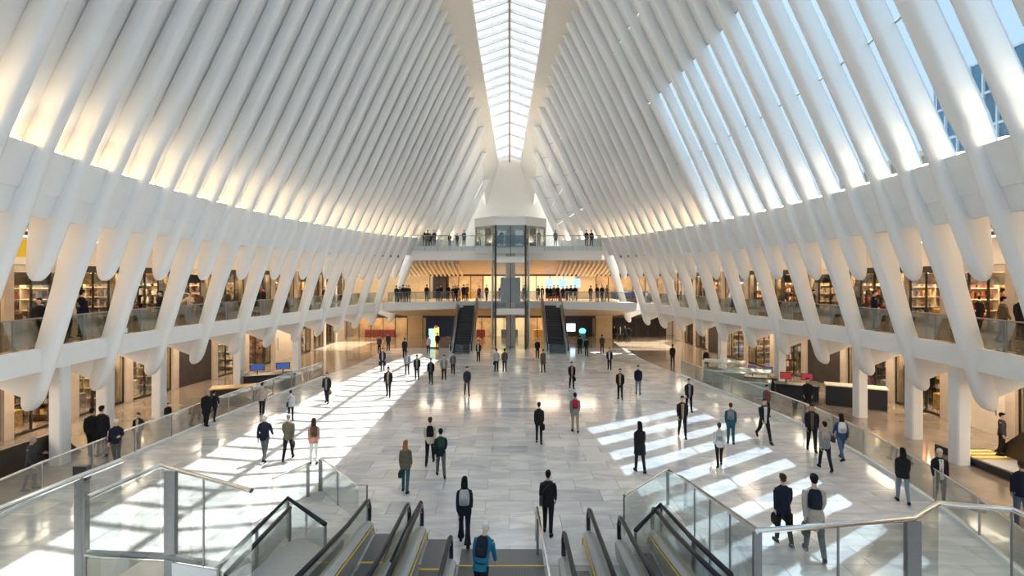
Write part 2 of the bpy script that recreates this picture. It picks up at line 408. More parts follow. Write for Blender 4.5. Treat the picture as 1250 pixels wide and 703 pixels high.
# shops: lower and gallery level
rs = random.Random(5)
goods_cols = [mat('goods_'+n, c, .5, noise=.5, nscale=6) for n, c in (('red', (.30,.05,.04)), ('amber', (.6,.35,.1)), ('cream', (.75,.68,.55)), ('brown', (.16,.09,.05)), ('grey', (.3,.3,.31)), ('navy', (.05,.07,.18)))]
SHOPBACK = mat('shop_back_wall', (.50,.36,.22), .6, noise=.35, nscale=1.4)
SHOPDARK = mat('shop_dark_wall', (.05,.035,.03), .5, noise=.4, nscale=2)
PIER = mat('stone_pier', (.50,.41,.32), .4, noise=.15, nscale=2)
SHOPL = mat('shop_lamp', (1,.85,.6), .5, emis=(1,.74,.44), estr=26)
POSTER = [mat('poster_'+n, c, .6, noise=.6, nscale=2.5, ncol=d) for n, c, d in (('cream',(.8,.72,.58),(.3,.15,.08)),('red',(.55,.1,.07),(.75,.6,.45)),('amber',(.75,.45,.12),(.12,.06,.03)))]
def shop(sx, za, zb, base, top, kind, label, n):
    """one shop front: piers, frame, glass, and the lit room behind"""
    zc = (za+zb)/2; X = SHX(zc); root = empty('shop_front', (sx*X, zc, base), 0, label, 'shop front', 'shop fronts along the hall')
    ang = math.atan2(SHX(zb)-SHX(za), zb-za)
    root.rotation_euler = (0, 0, -sx*ang)
    L = (zb-za)/math.cos(ang)/2; H = top-base
    P = lambda m, nm, mt, **k: m.build(nm, mt, root, **k)
    def bx(x0, x1, y0, y1, z0, z1): return MB().box(sx*x0, sx*x1, y0, y1, z0, z1)
    P(bx(-.15, .35, -L, -L+.45, 0, H), 'pier', PIER)
    P(bx(-.05, .2, -L+.45, L, H-.35, H), 'header', DARKBR if n % 3 else CREAM)
    if kind == 'wall':
        P(bx(.0, .2, -L+.45, L, 0, H-.35), 'wall_panel', CREAM if n % 2 else SHOPDARK)
        if n % 2: P(bx(-.03, .0, -L+1.0, -L+1.05, .9, 2.0), 'door_pull', STEEL)
        return
    nm = 3
    for k in range(nm+1):
        y = -L+.45+(2*L-.45)*k/nm
        P(bx(0, .08, y-.035, y+.035, .1, H-.35), 'mullion', BLACK)
    P(bx(0, .1, -L+.45, L, 0, .12), 'sill', BLACK)
    for k in range(nm):
        y0 = -L+.45+(2*L-.45)*k/nm+.035; y1 = -L+.45+(2*L-.45)*(k+1)/nm-.035
        if kind == 'open' and k == 1: continue
        P(bx(.03, .05, y0, y1, .12, H-.35), 'pane', GLSHOP)
    D = 2.6
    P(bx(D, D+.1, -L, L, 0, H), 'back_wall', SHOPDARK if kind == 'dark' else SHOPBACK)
    P(bx(.2, D, L-.05, L, 0, H), 'side_wall', SHOPBACK)
    P(bx(.2, D, -L, L, H-.05, H), 'shop_ceiling', DARKBR)
    P(bx(.2, D, -L, L, .0, .012), 'shop_floor', BROWN)
    for k in range(2):
        P(bx(.7+1.1*k, .95+1.1*k, -L+.3, L-.3, H-.12, H-.06), 'ceiling_lamp', SHOPL)
    for side in range(2):                                    # shelving with goods
        y0 = -L+.35+side*L; y1 = y0+L-.5
        if y1-y0 < .4: continue
        m = MB()
        for q in range(4): m.box(sx*(D-.5), sx*D, y0, y1, .35+.55*q, .39+.55*q)
        m.box(sx*(D-.5), sx*D, y0-.04, y0, 0, 2.3); m.box(sx*(D-.5), sx*D, y1, y1+.04, 0, 2.3)
        P(m, 'shelf_unit', DARKBR if rs.random() < .5 else CREAM)
        m = MB()
        for q in range(4):
            y = y0+.05
            while y < y1-.2:
                ww = rs.uniform(.1, .28); hh = rs.uniform(.15, .42)
                m.box(sx*(D-.42), sx*(D-.1), y, y+ww, .39+.55*q, .39+.55*q+hh); y += ww+rs.uniform(.03, .15)
        P(m, 'shelf_goods', rs.choice(goods_cols), kind='stuff')
        m = MB()
        for q in range(3):
            y = y0+rs.uniform(.1, .3)
            while y < y1-.25:
                m.box(sx*(D-.50), sx*(D-.43), y, y+rs.uniform(.08, .2), .39+.55*q, .39+.55*q+rs.uniform(.1, .35)); y += rs.uniform(.3, .6)
        P(m, 'shelf_goods', rs.choice(goods_cols), kind='stuff')
    yw = L-.06                                              # shelving on the side wall that faces along the hall
    m = MB()
    for q in range(4): m.box(sx*.45, sx*(D-.6), yw-.4, yw, .35+.55*q, .39+.55*q)
    for xx in (.45, D-.64): m.box(sx*xx, sx*(xx+.04), yw-.4, yw, 0, 2.2)
    P(m, 'shelf_unit', CREAM if rs.random() < .5 else DARKBR)
    for cc in range(3):
        m = MB()
        for q in range(4):
            xx = .5+.1*cc
            while xx < D-.85:
                ww = rs.uniform(.08, .2); m.box(sx*xx, sx*(xx+ww), yw-.36, yw-.08, .39+.55*q, .39+.55*q+rs.uniform(.12, .44)); xx += ww+rs.uniform(.12, .5)
        P(m, 'shelf_goods', rs.choice(goods_cols), kind='stuff')
    P(bx(.6, 1.9, yw-.03, yw, 2.3, min(H-.2, 3.3)), 'poster', rs.choice(POSTER))
    y = rs.uniform(-L*.3, L*.3)
    P(bx(D-.56, D-.52, y-.35, y+.35, 1.2, 2.5), 'poster', rs.choice(POSTER))
    P(bx(.25, .3, -L+.6, L-.3, H-.95, H-.36), 'sign_panel', BLACK if rs.random() < .6 else rs.choice(POSTER))
    for q in range(3):
        y = -L+.9+q*(2*L-1.4)/2
        P(MB().tube([(sx*1.5, y, H), (sx*1.5, y, H-.7)], .012, 5).ell((sx*1.5, y, H-.8), (.13, .13, .11), 8, 6), 'pendant_lamp', SHOPL)
    m = MB(); m.bbox(*sorted((sx*1.2, sx*1.9)), -L*.5, L*.35, .0, .85, .03); P(m, 'display_table', rs.choice(goods_cols))
    m = MB()
    for q in range(6):
        y = -L*.45+q*L*.13; m.ell((sx*1.55, y, .95), (.12, .1, rs.uniform(.08, .3)), 8, 5)
    P(m, 'table_goods', rs.choice(goods_cols), kind='stuff')
szs = frange(4.8, 60.0, 16)
looks = ['with warm shelves behind black mullions', 'with amber lit interior', 'with a dark interior', 'with open doorway and display table', 'with stone pier and glass panes', 'with red and brown goods on shelves', 'with cream header above the glass']
order = ['nearest', 'second', 'third', 'fourth', 'fifth', 'sixth', 'seventh', 'eighth', 'ninth', 'tenth', 'eleventh', 'twelfth', 'thirteenth', 'fourteenth', 'fifteenth', 'farthest']
for sx, sn in ((-1, 'left'), (1, 'right')):
    for i in range(16):
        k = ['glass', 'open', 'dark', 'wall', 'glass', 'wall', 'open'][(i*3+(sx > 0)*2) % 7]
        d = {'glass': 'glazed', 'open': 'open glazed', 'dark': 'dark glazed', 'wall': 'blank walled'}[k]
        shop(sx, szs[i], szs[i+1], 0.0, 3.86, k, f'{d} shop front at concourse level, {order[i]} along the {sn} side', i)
        k = ['glass', 'open', 'glass', 'dark', 'open'][(i*2+(sx > 0)) % 5]
        d = {'glass': 'glazed', 'open': 'open glazed', 'dark': 'dark glazed'}[k]
        shop(sx, szs[i], szs[i+1], 4.6, 7.75, k, f'{d} shop front on the gallery, {order[i]} along the {sn} side', i+1)
# columns carrying the gallery
cn = 0
for sx in (-1, 1):
    for i, z in enumerate([19.5, 22.6, 26.1, 32.7, 39.3]):
        x = GX(z)+(.66 if z < 20 else 1.2)
        MB().bbox(sx*x-.25, sx*x+.25, z-.25, z+.25, 0, 3.86, .05).build('column', WHITE2, kind='structure')
# stairs down beside the shops, with bronze parapets
for sx, sn in ((-1, 'left'), (1, 'right')):
    r = empty('staircase', (sx*18.8, 21, 0), 0, f'bronze sided staircase with gold lit steps beyond the {sn} glass balustrade', 'staircase')
    for k in range(14):
        m = MB(); z = -.34*k
        m.box(-1.08, 1.08, z-.34, z, -.0-.02*k-.01, .01-.018*k); m.build('step', mat('gold_lit_step', (.55,.36,.10), .4, noise=.3, nscale=3), r)  # golden stair lighting is put into the step colour
        MB().box(-1.05, 1.05, z-.05, z-.02, .012-.018*k, .022-.018*k).build('step_light', GOLD, r)
    xi = -1.15
    MB().box(xi-.07, xi+.07, -9, 0, 0, .28).build('kerb', BLACK, r)
    xo = 1.15
    m = MB(); m.loft([[(xo-.06, y, z) for y, z in ((-10, 0), (-.1, 0), (-1.3, 1.15), (-10, 1.15))], [(xo+.06, y, z) for y, z in ((-10, 0), (-.1, 0), (-1.3, 1.15), (-10, 1.15))]])
    m.build('parapet', DARKBR, r)

# ------------------------------------------------------------------ balustrades
def balustrade(path, base, H, label, nm, glassm=GLS, rail=.035, post=1, kerb=True, railm=None, postm=None, step=1):
    """path: list of (x, y) at the pane joints"""
    x0, y0 = path[0]
    r = empty('glass_balustrade', (x0, y0, base), 0, label, 'balustrade')
    pts = [(x-x0, y-y0) for x, y in path]
    for i in range(len(pts)-1):
        (a, b), (c, d) = pts[i], pts[i+1]; v = Vector((c-a, d-b)); L = v.length; v.normalize()
        g = .015; p = (a+v.x*g, b+v.y*g); q = (c-v.x*g, d-v.y*g)
        MB().bar((p[0], p[1], H*.5+.03), (q[0], q[1], H*.5+.03), .016, H-.1).build('pane', glassm, r)
        if i % post == 0: MB().bbox(a-.022, a+.022, b-.022, b+.022, 0, H, .006).build('post', postm or STEEL, r)
        if kerb: MB().bar((a, b, .05), (c, d, .05), .16, .10).build('kerb', WHITE2, r)
    a, b = pts[-1]; MB().bbox(a-.022, a+.022, b-.022, b+.022, 0, H, .006).build('post', postm or STEEL, r)
    MB().tube([(a, b, H) for a, b in pts], rail, 8).build('handrail', railm or CHROME, r, smooth=True)
    return r
for sx, B, z0, z1, sn in ((-1, BL, 8.6, 36.5, 'left'), (1, BR, 7.5, 37.2, 'right')):
    n = 14
    balustrade([(sx*B(z), z) for z in frange(z0, z1, n)], 0, 1.1, f'long curved glass balustrade with steel rail along the {sn} of the marble floor', sn)
    n = 34; gz2 = frange(2, 51.5, 30)
    balustrade([(sx*(GX(z)+.22), z) for z in gz2], 4.62, 1.08, f'glass balustrade with dark posts along the {sn} gallery edge', sn, GLD, .022, 1, False, STEELD, STEELD)

# ------------------------------------------------------------------ far end: galleries, balcony, escalators, lift tower
FAR = empty('wall_far', (0,0,0), kind='structure')  # far wall: carries the galleries, balcony, end and outer walls
fy = lambda x: 55.4-.030*x*x
fx = frange(-12.6, 12.6, 20)
def farsweep(f, xs=None):     # section in (y,h) swept over x
    return MB().loft([[(x, y, h) for y, h in f(x)] for x in (xs or fx)])
farsweep(lambda x: [(fy(x), 3.85), (fy(x), 4.62), (66, 4.62), (66, 3.85)]).build('gallery_slab', WHITE2, FAR)
farsweep(lambda x: [(fy(x)+.4, 4.62), (66, 4.62), (66, 4.64), (fy(x)+.4, 4.64)]).build('gallery_floor', TAN, FAR)
farsweep(lambda x: [(fy(x)-.02, 4.3), (fy(x)-.04, 4.66), (fy(x)+.2, 4.66), (fy(x)+.2, 4.3)]).build('fascia', WHITE2, FAR)
farsweep(lambda x: [(fy(x)+.1, 3.86), (fy(x)+.3, 3.86), (60.2, 2.75), (60, 2.7), (59.7, 2.75)], fx).build('soffit_panel', TAN, FAR)
# balcony
MB().box(-10.3, 9.7, 54.0, 61.9, 9.2, 10.55).build('balcony_slab', WHITE2, FAR)
MB().box(-10.4, 9.8, 53.9, 54.0, 9.05, 10.0).build('balcony_fascia', WHITE, FAR)
MB().box(-3.6, 3.6, 53.4, 53.9, 9.75, 10.55).build('balcony_bay', WHITE, FAR)
# warm coffered soffit under the balcony
farsweep(lambda x: [(54.2, 9.1), (54.6, 9.15), (60.5, 7.75), (60.3, 7.6)], frange(-12.8, 12.8, 4)).build('balcony_soffit', TAN, FAR)
for sx in (-1, 1):
    for k in range(14):
        x = sx*(5.6+.5*k)
        MB().loft([[(x-.1-sx*.5*0, y, h) for y, h in ((54.5, 9.05), (54.5, 8.65), (60.3, 7.35), (60.3, 7.65))], [(x+.1, y, h) for y, h in ((54.5, 9.05), (54.5, 8.65), (60.3, 7.35), (60.3, 7.65))]]).build('soffit_fin', mat('warm_fin', (.78,.66,.50), .5), FAR)
MB().box(-26, 26, 64.2, 64.5, 0, 11.2).build('end_wall', TAN, FAR)
for sx in (-1, 1): MB().box(sx*25.6, sx*25.9, -10, 64.2, 0, 9.6).build('outer_wall', SHOPDARK, FAR)
# upper far shops
def far_shop(x0, x1, y, b, t, kind, label):
    r = empty('shop_front', ((x0+x1)/2, y, b), 0, label, 'shop front', 'shop fronts at the far end'); L = (x1-x0)/2; H = t-b
    MB().box(-L, L, 0, .12, H-.3, H).build('header', DARKBR if kind != 'cream' else CREAM, r)
    if kind == 'cream':
        MB().box(-L, L, 0, .12, 0, H-.3).build('wall_panel', mat('amber_wall', (.66,.47,.25), .5, noise=.15), r); return
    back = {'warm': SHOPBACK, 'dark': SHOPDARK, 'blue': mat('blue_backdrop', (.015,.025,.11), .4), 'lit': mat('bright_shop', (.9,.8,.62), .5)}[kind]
    MB().box(-L, L, 2.4, 2.5, 0, H).build('back_wall', back, r)
    MB().box(-L, L, 0.1, 2.4, H-.05, H).build('shop_ceiling', DARKBR, r)
    if kind in ('warm', 'lit'):
        MB().box(-L+.2, L-.2, .8, 1.1, H-.12, H-.06).build('ceiling_lamp', WARML, r)
        MB().bbox(-L*.5, L*.5, 1.2, 1.8, 0, .9, .03).build('counter', rs.choice(goods_cols), r)
    n = max(2, int(L*2/1.3))
    for k in range(n+1):
        x = -L+2*L*k/n; MB().box(x-.04, x+.04, 0, .08, 0, H-.3).build('mullion', BLACK, r)
for i, (a, b_, k, d) in enumerate([(-19.3, -9.6, 'cream', 'amber blank wall at the left end of the far gallery'), (-9.6, -7.6, 'dark', 'dark doorway left of the left far escalator head'), (-7.6, -3.2, 'warm', 'warm shop front behind the left escalator head'), (-3.2, 3.2, 'lit', 'bright shop front behind the lift tower on the gallery'), (3.2, 8.2, 'lit', 'bright shop front behind the right escalator head'), (8.2, 10.4, 'cream', 'amber blank wall right of the bright far shop'), (10.4, 19.3, 'warm', 'warm shop front at the right end of the far gallery')]):
    far_shop(a, b_, 61.2, 4.64, 7.7, k, d)
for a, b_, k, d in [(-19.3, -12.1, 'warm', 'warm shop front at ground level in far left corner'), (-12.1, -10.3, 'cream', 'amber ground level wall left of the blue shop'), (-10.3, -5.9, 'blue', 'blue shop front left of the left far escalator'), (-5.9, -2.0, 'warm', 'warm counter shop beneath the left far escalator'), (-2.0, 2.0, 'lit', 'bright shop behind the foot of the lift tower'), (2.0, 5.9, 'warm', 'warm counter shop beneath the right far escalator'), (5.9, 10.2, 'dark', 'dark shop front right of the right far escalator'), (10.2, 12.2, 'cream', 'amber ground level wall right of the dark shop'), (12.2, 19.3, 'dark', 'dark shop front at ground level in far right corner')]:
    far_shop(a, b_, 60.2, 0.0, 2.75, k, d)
# bluish shop screens behind the right escalator head
for k, x in enumerate((4.4, 5.9, 7.6)):
    MB().box(x, x+.9, 61.05, 61.15, 6.0, 7.1).build('wall_screen', mat('blue_screen', (.2,.4,.8), .4, emis=(.25,.5,1), estr=.6), label=f'pale blue lit screen, {["left", "middle", "right"][k]} of three over the far gallery crowd', cat='screen', group='blue screens on the far gallery')
balustrade([(x, fy(x)+.12) for x in frange(-12.2, -6.0, 5)], 4.66, 1.05, 'far gallery glass balustrade left of the left escalator', '', GLD, .03, 1, False, STEELD, STEELD)
balustrade([(x, fy(x)+.12) for x in frange(6.0, 12.2, 5)], 4.66, 1.05, 'far gallery glass balustrade right of the right escalator', '', GLD, .03, 1, False, STEELD, STEELD)
balustrade([(x, fy(x)+.12) for x in frange(-3.1, 3.1, 4)], 4.66, 1.05, 'far gallery glass balustrade between the two escalators', '', GLD, .03, 1, False, STEELD, STEELD)
balustrade([(x, 53.86) for x in frange(-10.3, -3.7, 5)], 10.0, 1.65, 'upper balcony glass balustrade left of the lift tower', '', GLS, .04, 1, False, STEELD, STEEL)
balustrade([(x, 53.86) for x in frange(3.7, 9.7, 4)], 10.0, 1.65, 'upper balcony glass balustrade right of the lift tower', '', GLS, .04, 1, False, STEELD, STEEL)
balustrade([(x, 53.36) for x in frange(-3.6, 3.6, 4)], 10.3, 1.35, 'upper balcony glass bay in front of the lift tower', '', GLS, .04, 1, False, STEELD, STEEL)
# lift tower
T = empty('lift_tower', (.1, 52.6, 0), 0, 'tall octagonal glass lift tower with white roof band at the far end', 'lift')
oct_ = [(-1.5,-1.7),(1.5,-1.7),(3.6,.4),(3.6,2.6),(1.5,4.2),(-1.5,4.2),(-3.6,2.6),(-3.6,.4)]
up = [(-1.5,-1.7),(1.5,-1.7),(1.9,-.9),(1.9,2.6),(-1.9,2.6),(-1.9,-.9)]
for i in range(6):
    a, b_ = up[i], up[(i+1) % 6]
    for h0, h1 in ((.0, 3.8), (3.9, 9.0), (9.1, 12.4)): MB().bar((a[0], a[1], (h0+h1)/2), (b_[0], b_[1], (h0+h1)/2), .02, h1-h0).build('pane', GLS, T)
    if i in (0, 1): MB().box(a[0]-.09, a[0]+.09, a[1]-.1, a[1]+.1, 0, 12.4).build('mast', DARKBR, T)
    else: MB().box(a[0]-.06, a[0]+.06, a[1]-.06, a[1]+.06, 0, 12.4).build('mast', STEEL, T)
MB().box(-.03, .03, -1.76, -1.7, 0, 12.4).build('mullion', BLACK, T)
for h in (3.85, 9.05): MB().box(-1.5, 1.5, -1.78, -1.68, h-.35, h+.25).build('transom', WHITE2, T)
MB().loft([[(x, y, 0) for x, y in [(-.5, .9), (.5, .9), (.5, 1.9), (-.5, 1.9)]], [(x, y, 12.3) for x, y in [(-.5, .9), (.5, .9), (.5, 1.9), (-.5, 1.9)]]]).build('lift_core', mat('lift_core', (.60,.48,.38), .5, noise=.15), T)
MB().bbox(-1.0, 1.0, -1.2, .1, 4.7, 7.2, .05).build('lift_car', mat('lift_car', (.30,.27,.24), .5), T)
for i in range(8):
    a, b_ = oct_[i], oct_[(i+1) % 8]
    MB().bar((a[0], a[1], 11.5), (b_[0], b_[1], 11.5), .02, 1.9).build('pane', GLS, T)
    MB().box(a[0]-.07, a[0]+.07, a[1]-.07, a[1]+.07, 10.55, 12.5).build('post', STEELD, T)
MB().loft([[(x*1.04, y*1.04, h) for x, y in oct_] for h in (12.45, 13.35)]).build('roof_band', WHITE2, T)
for sx in (-1, 1): MB().box(sx*2.0, sx*2.7, 1.0, 1.8, 10.55, 12.4).build('pier', DARKBR, T)
for k in range(3):
    x = -1.9+1.9*k
    MB().ell((x, 1.5, 13.5), (.16, .16, .14), 10, 6).build('roof_lamp', COOLL, T)
    ld = bpy.data.lights.new('roof_uplight', 'SPOT'); ld.energy = 260; ld.color = (1,.82,.6); ld.spot_size = 1.4; ld.spot_blend = .8; ld.shadow_soft_size = .15
    lo = bpy.data.objects.new('roof_uplight', ld); C.objects.link(lo); lo.parent = T; lo.location = (x, 1.5, 13.8); lo.rotation_euler = (math.pi*.93, 0, 0)
# escalators at the far end
def far_escalator(xc, label):
    ya, yb = 47.9, 55.6
    r = empty('escalator', (xc, ya, 0), 0, label, 'escalator', 'escalators at the far end')
    n = 22; L = yb-ya
    MB().box(-.78, .78, 0, .7, 0, .03).build('landing_plate', STEPG, r)
    for k in range(n):
        y = .7+(L-.7)*k/n; h = 4.62*(k+1)/n
        MB().box(-.76, .76, y, y+(L-.7)/n+.1, h-.35, h).build('step', mat('step_black', (.03,.03,.032), .5), r)
    for s in (-1, 1):
        x = s*.98
        prof = [(.3, .0), (L+.6, 4.62), (L+.6, 4.62-.1), (L, 3.8), (.9, -.02)]
        sk = [(-.2, 0), (-.2, .25), (.5, .35), (L-.1, 4.95), (L+1.0, 4.95), (L+1.0, 4.4), (L, 3.9), (.9, .0)]
        MB().loft([[(x-.17, y, h) for y, h in sk], [(x+.17, y, h) for y, h in sk]]).build('balustrade_deck', STEEL, r)
        gl = [(-.4, .25), (-.4, .9), (.5, 1.2), (L-.1, 5.75), (L+.9, 5.7), (L+.9, 4.95), (L-.1, 4.95), (.5, .35)]
        MB().loft([[(x-.01, y, h) for y, h in gl], [(x+.01, y, h) for y, h in gl]]).build('glass_side', GLS, r)
        MB().tube([(x, -.1, .3), (x, -.45, .45), (x, -.5, .75), (x, -.3, 1.0), (x, .5, 1.25), (x, L-.1, 5.8), (x, L+.9, 5.75), (x, L+1.05, 5.5), (x, L+.9, 5.2)], .06, 8).build('handrail', RUBBER, r, smooth=True)
        MB().box(x-.17, x+.17, -.1, .2, .25, .9).build('newel_cap', STEEL, r)
    # glazed truss cladding
    tr = [(.9, 0), (L, 3.9), (L, 3.3), (1.8, 0)]
    MB().loft([[(-1.1, y, h) for y, h in tr], [(1.1, y, h) for y, h in tr]]).build('truss', GREYW, r)
    MB().box(-.7, .7, -.75, -.7, 0, 1.0).build('queue_barrier', GLS, r)
    return r
far_escalator(-4.55, 'far escalator with black steps left of the lift tower')
far_escalator(4.55, 'far escalator with black steps right of the lift tower')

# ------------------------------------------------------------------ foreground escalators and glass screens
def esc_side(r, x, ytop, h0, yend, hend, glassm=GLS, hook=True, side=1, deck=True, yel=True):
    """balustrade: far newel at ytop (height h0), handrail runs to yend at hend toward the camera"""
    D = ytop-yend; pts = []
    if hook: pts += [(x, .12, h0-.85), (x, .32, h0-.6), (x, .34, h0-.3), (x, .2, h0-.06)]
    pts += [(x, 0, h0), (x, -D*.33, h0+(hend-h0)*.2), (x, -D*.66, h0+(hend-h0)*.58), (x, -D, hend)]
    MB().tube(pts, .055, 10).build('handrail', RUBBER, r, smooth=True)
    MB().tube([(px_, py_, pz-.045) for px_, py_, pz in pts[(1 if hook else 0):]], .032, 8).build('rail_track', CHROME, r, smooth=True)
    lo = lambda y: .42+(hend-h0)*max(0, -y/D)**1.2
    ys = frange(.2, -D, 6)
    up_ = [(y, h0-.08+(hend-h0)*max(0, -y/D)**1.3) for y in ys]; dn = [(y, lo(y)) for y in reversed(ys)]
    MB().loft([[(x-.006, y, h) for y, h in up_+dn], [(x+.006, y, h) for y, h in up_+dn]]).build('glass_side', glassm, r)
    if deck:
        rg = []
        for y in frange(.15, -D, 8):
            t = lo(y); q = t if y < 0 else t*.9
            rg.append([(x-.13, y, 0), (x-.15, y, q-.05), (x-.05, y, q+.02), (x+.05, y, q+.02), (x+.15, y, q-.05), (x+.13, y, 0)])
        MB().loft(rg).build('inner_deck', DECK, r, smooth=.6)
        if yel:
            MB().tube([(x+side*.19, .1, .05), (x+side*.19, .0, .3)]+[(x+side*.19, y, lo(y)-.08) for y in frange(-.25, -D, 6)], .018, 6).build('yellow_line', YELLOW, r, smooth=True)
def esc(label, x0, x1, y0, y1, h0, h1, ye0, ye1, he0, he1):
    r = empty('escalator', (0, y0, 0), 0, label, 'escalator', 'escalators in the foreground')
    esc_side(r, x0, y0, h0, ye0, he0, side=1)
    off = y1-y0
    sub = empty('balustrade', (0, off, 0), parent=r)
    esc_side(sub, x1, y1, h1, ye1, he1, side=-1)
    MB().box(x0+.2, x1-.2, -1.2, .2, .0, .02).build('landing_plate', LANDING, r)
    MB().box(x0+.2, x1-.2, -1.27, -1.2, .0, .026).build('comb_line', YELLOW, r)
    n = 9
    for k in range(n):
        y = -1.27-.42*k; t = k/n
        MB().box(x0+.22, x1-.22, y-.41, y, .0, .02+.05*k).build('step', STEPG, r)
        m = MB()
        for q in range(int((x1-x0-.5)/.045)): m.box(x0+.25+q*.045, x0+.27+q*.045, y-.40, y-.01, .02+.05*k, .026+.05*k)
        m.build('tread_ribs', LANDING, r, kind='stuff')
    return r
esc('foreground escalator with blue glinting handrails, outer one on the left', -3.92, -2.76, 13.9, 13.65, 1.0, 1.0, 9.0, 9.2, 1.65, 1.35)
esc('foreground escalator with rounded newel, inner one left of the centre stair', -2.40, -1.42, 13.6, 12.0, 1.0, .95, 9.6, 9.0, 1.25, 1.1)
esc('foreground escalator, inner one right of the centre stair', 1.32, 2.12, 12.1, 13.35, 1.0, 1.0, 9.2, 9.6, 1.1, 1.1)
esc('foreground escalator with steel decks, outer one on the right', 2.85, 3.86, 12.9, 13.4, 1.0, 1.0, 9.4, 9.3, 1.25, 1.6)
# central wide moving stair
r = empty('centre_stair', (-.1, 13.3, 0), 0, 'wide grey ribbed stair at the bottom centre between the escalators', 'stairs')
MB().bbox(-1.15, .95, -.75, 0, 0, .02, .005).build('landing_plate', LANDING, r)
MB().box(-1.15, .95, -.80, -.755, 0, .024).build('yellow_line', YELLOW, r)
for k in range(9):
    y = -.8-.42*k; MB().box(-1.15, .95, y-.41, y, 0, .02+.02*k).build('step', STEPG, r)
    m = MB()
    for q in range(46): m.box(-1.13+q*.045, -1.11+q*.045, y-.40, y-.01, .02+.02*k, .028+.02*k)
    m.build('tread_ribs', LANDING, r, kind='stuff')
rr = empty('stair_handrail', (.72, 13.2, 0), 0, 'slim steel handrail standing right of the centre stair', 'handrail')
MB().tube([(0, .5, .02), (0, .52, .85), (.02, .45, .95), (.1, -3.5, 1.1)], .03, 8).build('rail', CHROME, rr, smooth=True)
MB().box(-.03, .03, -.2, -.14, 0, .95).build('post', STEELD, rr)
rr = empty('stair_handrail', (-2.52, 13.9, 0), 0, 'slim dark handrail loop between the two left foreground escalators', 'handrail')
MB().tube([(.1, .1, .02), (.1, .12, .9), (.08, .05, .98), (-.12, -1.2, .75), (-.16, -2.4, .7)], .035, 8).build('rail', RUBBER, rr, smooth=True)

# outer newel guards (peaked rails) left and right
def peaked(label, pts, h0=0.0, deck=None):
    x0, y0, _ = pts[0]
    r = empty('escalator_guard', (x0, y0, 0), 0, label, 'guard rail')
    q = [(x-x0, y-y0, h) for x, y, h in pts]
    MB().tube(q, .055, 10).build('handrail', RUBBER, r, smooth=True)
    for i in range(len(q)-1):
        a, b_ = Vector(q[i]), Vector(q[i+1])
        MB().loft([[(a.x, a.y, .1), (b_.x, b_.y, .1), (b_.x, b_.y, b_.z-.06), (a.x, a.y, a.z-.06)], [(a.x+.012, a.y, .1), (b_.x+.012, b_.y, .1), (b_.x+.012, b_.y, b_.z-.06), (a.x+.012, a.y, a.z-.06)]]).build('glass_side', GLS, r)
    for a in q: MB().bbox(a[0]-.03, a[0]+.03, a[1]-.03, a[1]+.03, 0, a[2]-.04, .008).build('post', STEELD, r)
    return r
peaked('tall glass guard with peaked dark handrail left of the foreground escalators', [(-6.07, 10.6, 1.1), (-6.07, 12.2, 1.1), (-6.07, 13.9, 1.1), (-4.5, 12.4, 1.1)])
peaked('second inner glass guard with blue handrail beside the peaked left guard', [(-5.75, 10.3, 1.1), (-5.75, 13.3, 1.1)])
peaked('peaked black handrail guard over the right outer escalator', [(4.05, 9.3, 1.68), (4.05, 11.2, 1.35), (4.05, 13.6, 1.05), (3.05, 12.3, 1.0)])
MB().loft([[(x, y, h) for x, y, h in ((-5.6, 13.2, 0), (-4.3, 13.2, 0), (-4.3, 13.2, .35), (-5.6, 13.2, .35))], [(x, y, h) for x, y, h in ((-5.6, 9.4, 0), (-4.3, 9.4, 0), (-4.3, 9.4, 1.0), (-5.6, 9.4, 1.0))]]).build('escalator_deck', DECK, label='sloping steel deck between the left glass guard and outer escalator', cat='deck')
# glass screens
def screen(label, pts, top, joints, base=0.0, rail=.05, thick=None, beam=None):
    """pts: [(x,y,h_top)] polyline of the rail. joints: post descriptions"""
    x0, y0, _ = pts[0]
    r = empty('glass_screen', (x0, y0, 0), 0, label, 'glass screen')
    q = [Vector((x-x0, y-y0, h)) for x, y, h in pts]
    MB().tube(q, rail, 10).build('handrail', CHROME, r, smooth=.7)
    for i in range(len(q)-1):
        a, b_ = q[i], q[i+1]; n = max(1, round((b_-a).length/1.9))
        for k in range(n):
            p = a.lerp(b_, k/n+.004); s = a.lerp(b_, (k+1)/n-.004)
            bb = base(i) if callable(base) else base
            MB().loft([[(p.x, p.y, bb+.02), (s.x, s.y, bb+.02), (s.x, s.y, s.z-.07), (p.x, p.y, p.z-.07)], [(p.x+.014, p.y+.01, bb+.02), (s.x+.014, s.y+.01, bb+.02), (s.x+.014, s.y+.01, s.z-.07), (p.x+.014, p.y+.01, p.z-.07)]]).build('pane', GLS, r)
            if k: MB().box(p.x-.014, p.x+.014, p.y-.014, p.y+.014, bb, p.z-.03).build('joint', STEELD, r)
    for (x, y, h0, h1, w_, nm_) in joints:
        MB().bbox(x-x0-w_/2, x-x0+w_/2, y-y0-w_/4, y-y0+w_/4, h0, h1, .01).build(nm_, STEELD if nm_ != 'cap' else BLACK, r)
    return r, q
def PT(px, py, h):
    x, y = FL(px, py, h); return (x, y, h)
# right: rises from the newel beside the escalators to the tall front screen
R = [PT(762,605,1.1), PT(815,573,1.1), PT(833,583,1.25), PT(925,648,2.96), PT(1115,633,2.96), PT(1145,614,2.96), PT(1236,622,2.96), PT(1300,650,2.96)]
pj = []
for i, w_ in ((0,.05),(1,.09),(3,.14),(4,.24),(6,.05)):
    pj.append((R[i][0], R[i][1]+.02, 0, R[i][2]-.02, w_, 'post'))
screen('glass screen with kinked steel handrail at the lower right', R, 2.96, pj)
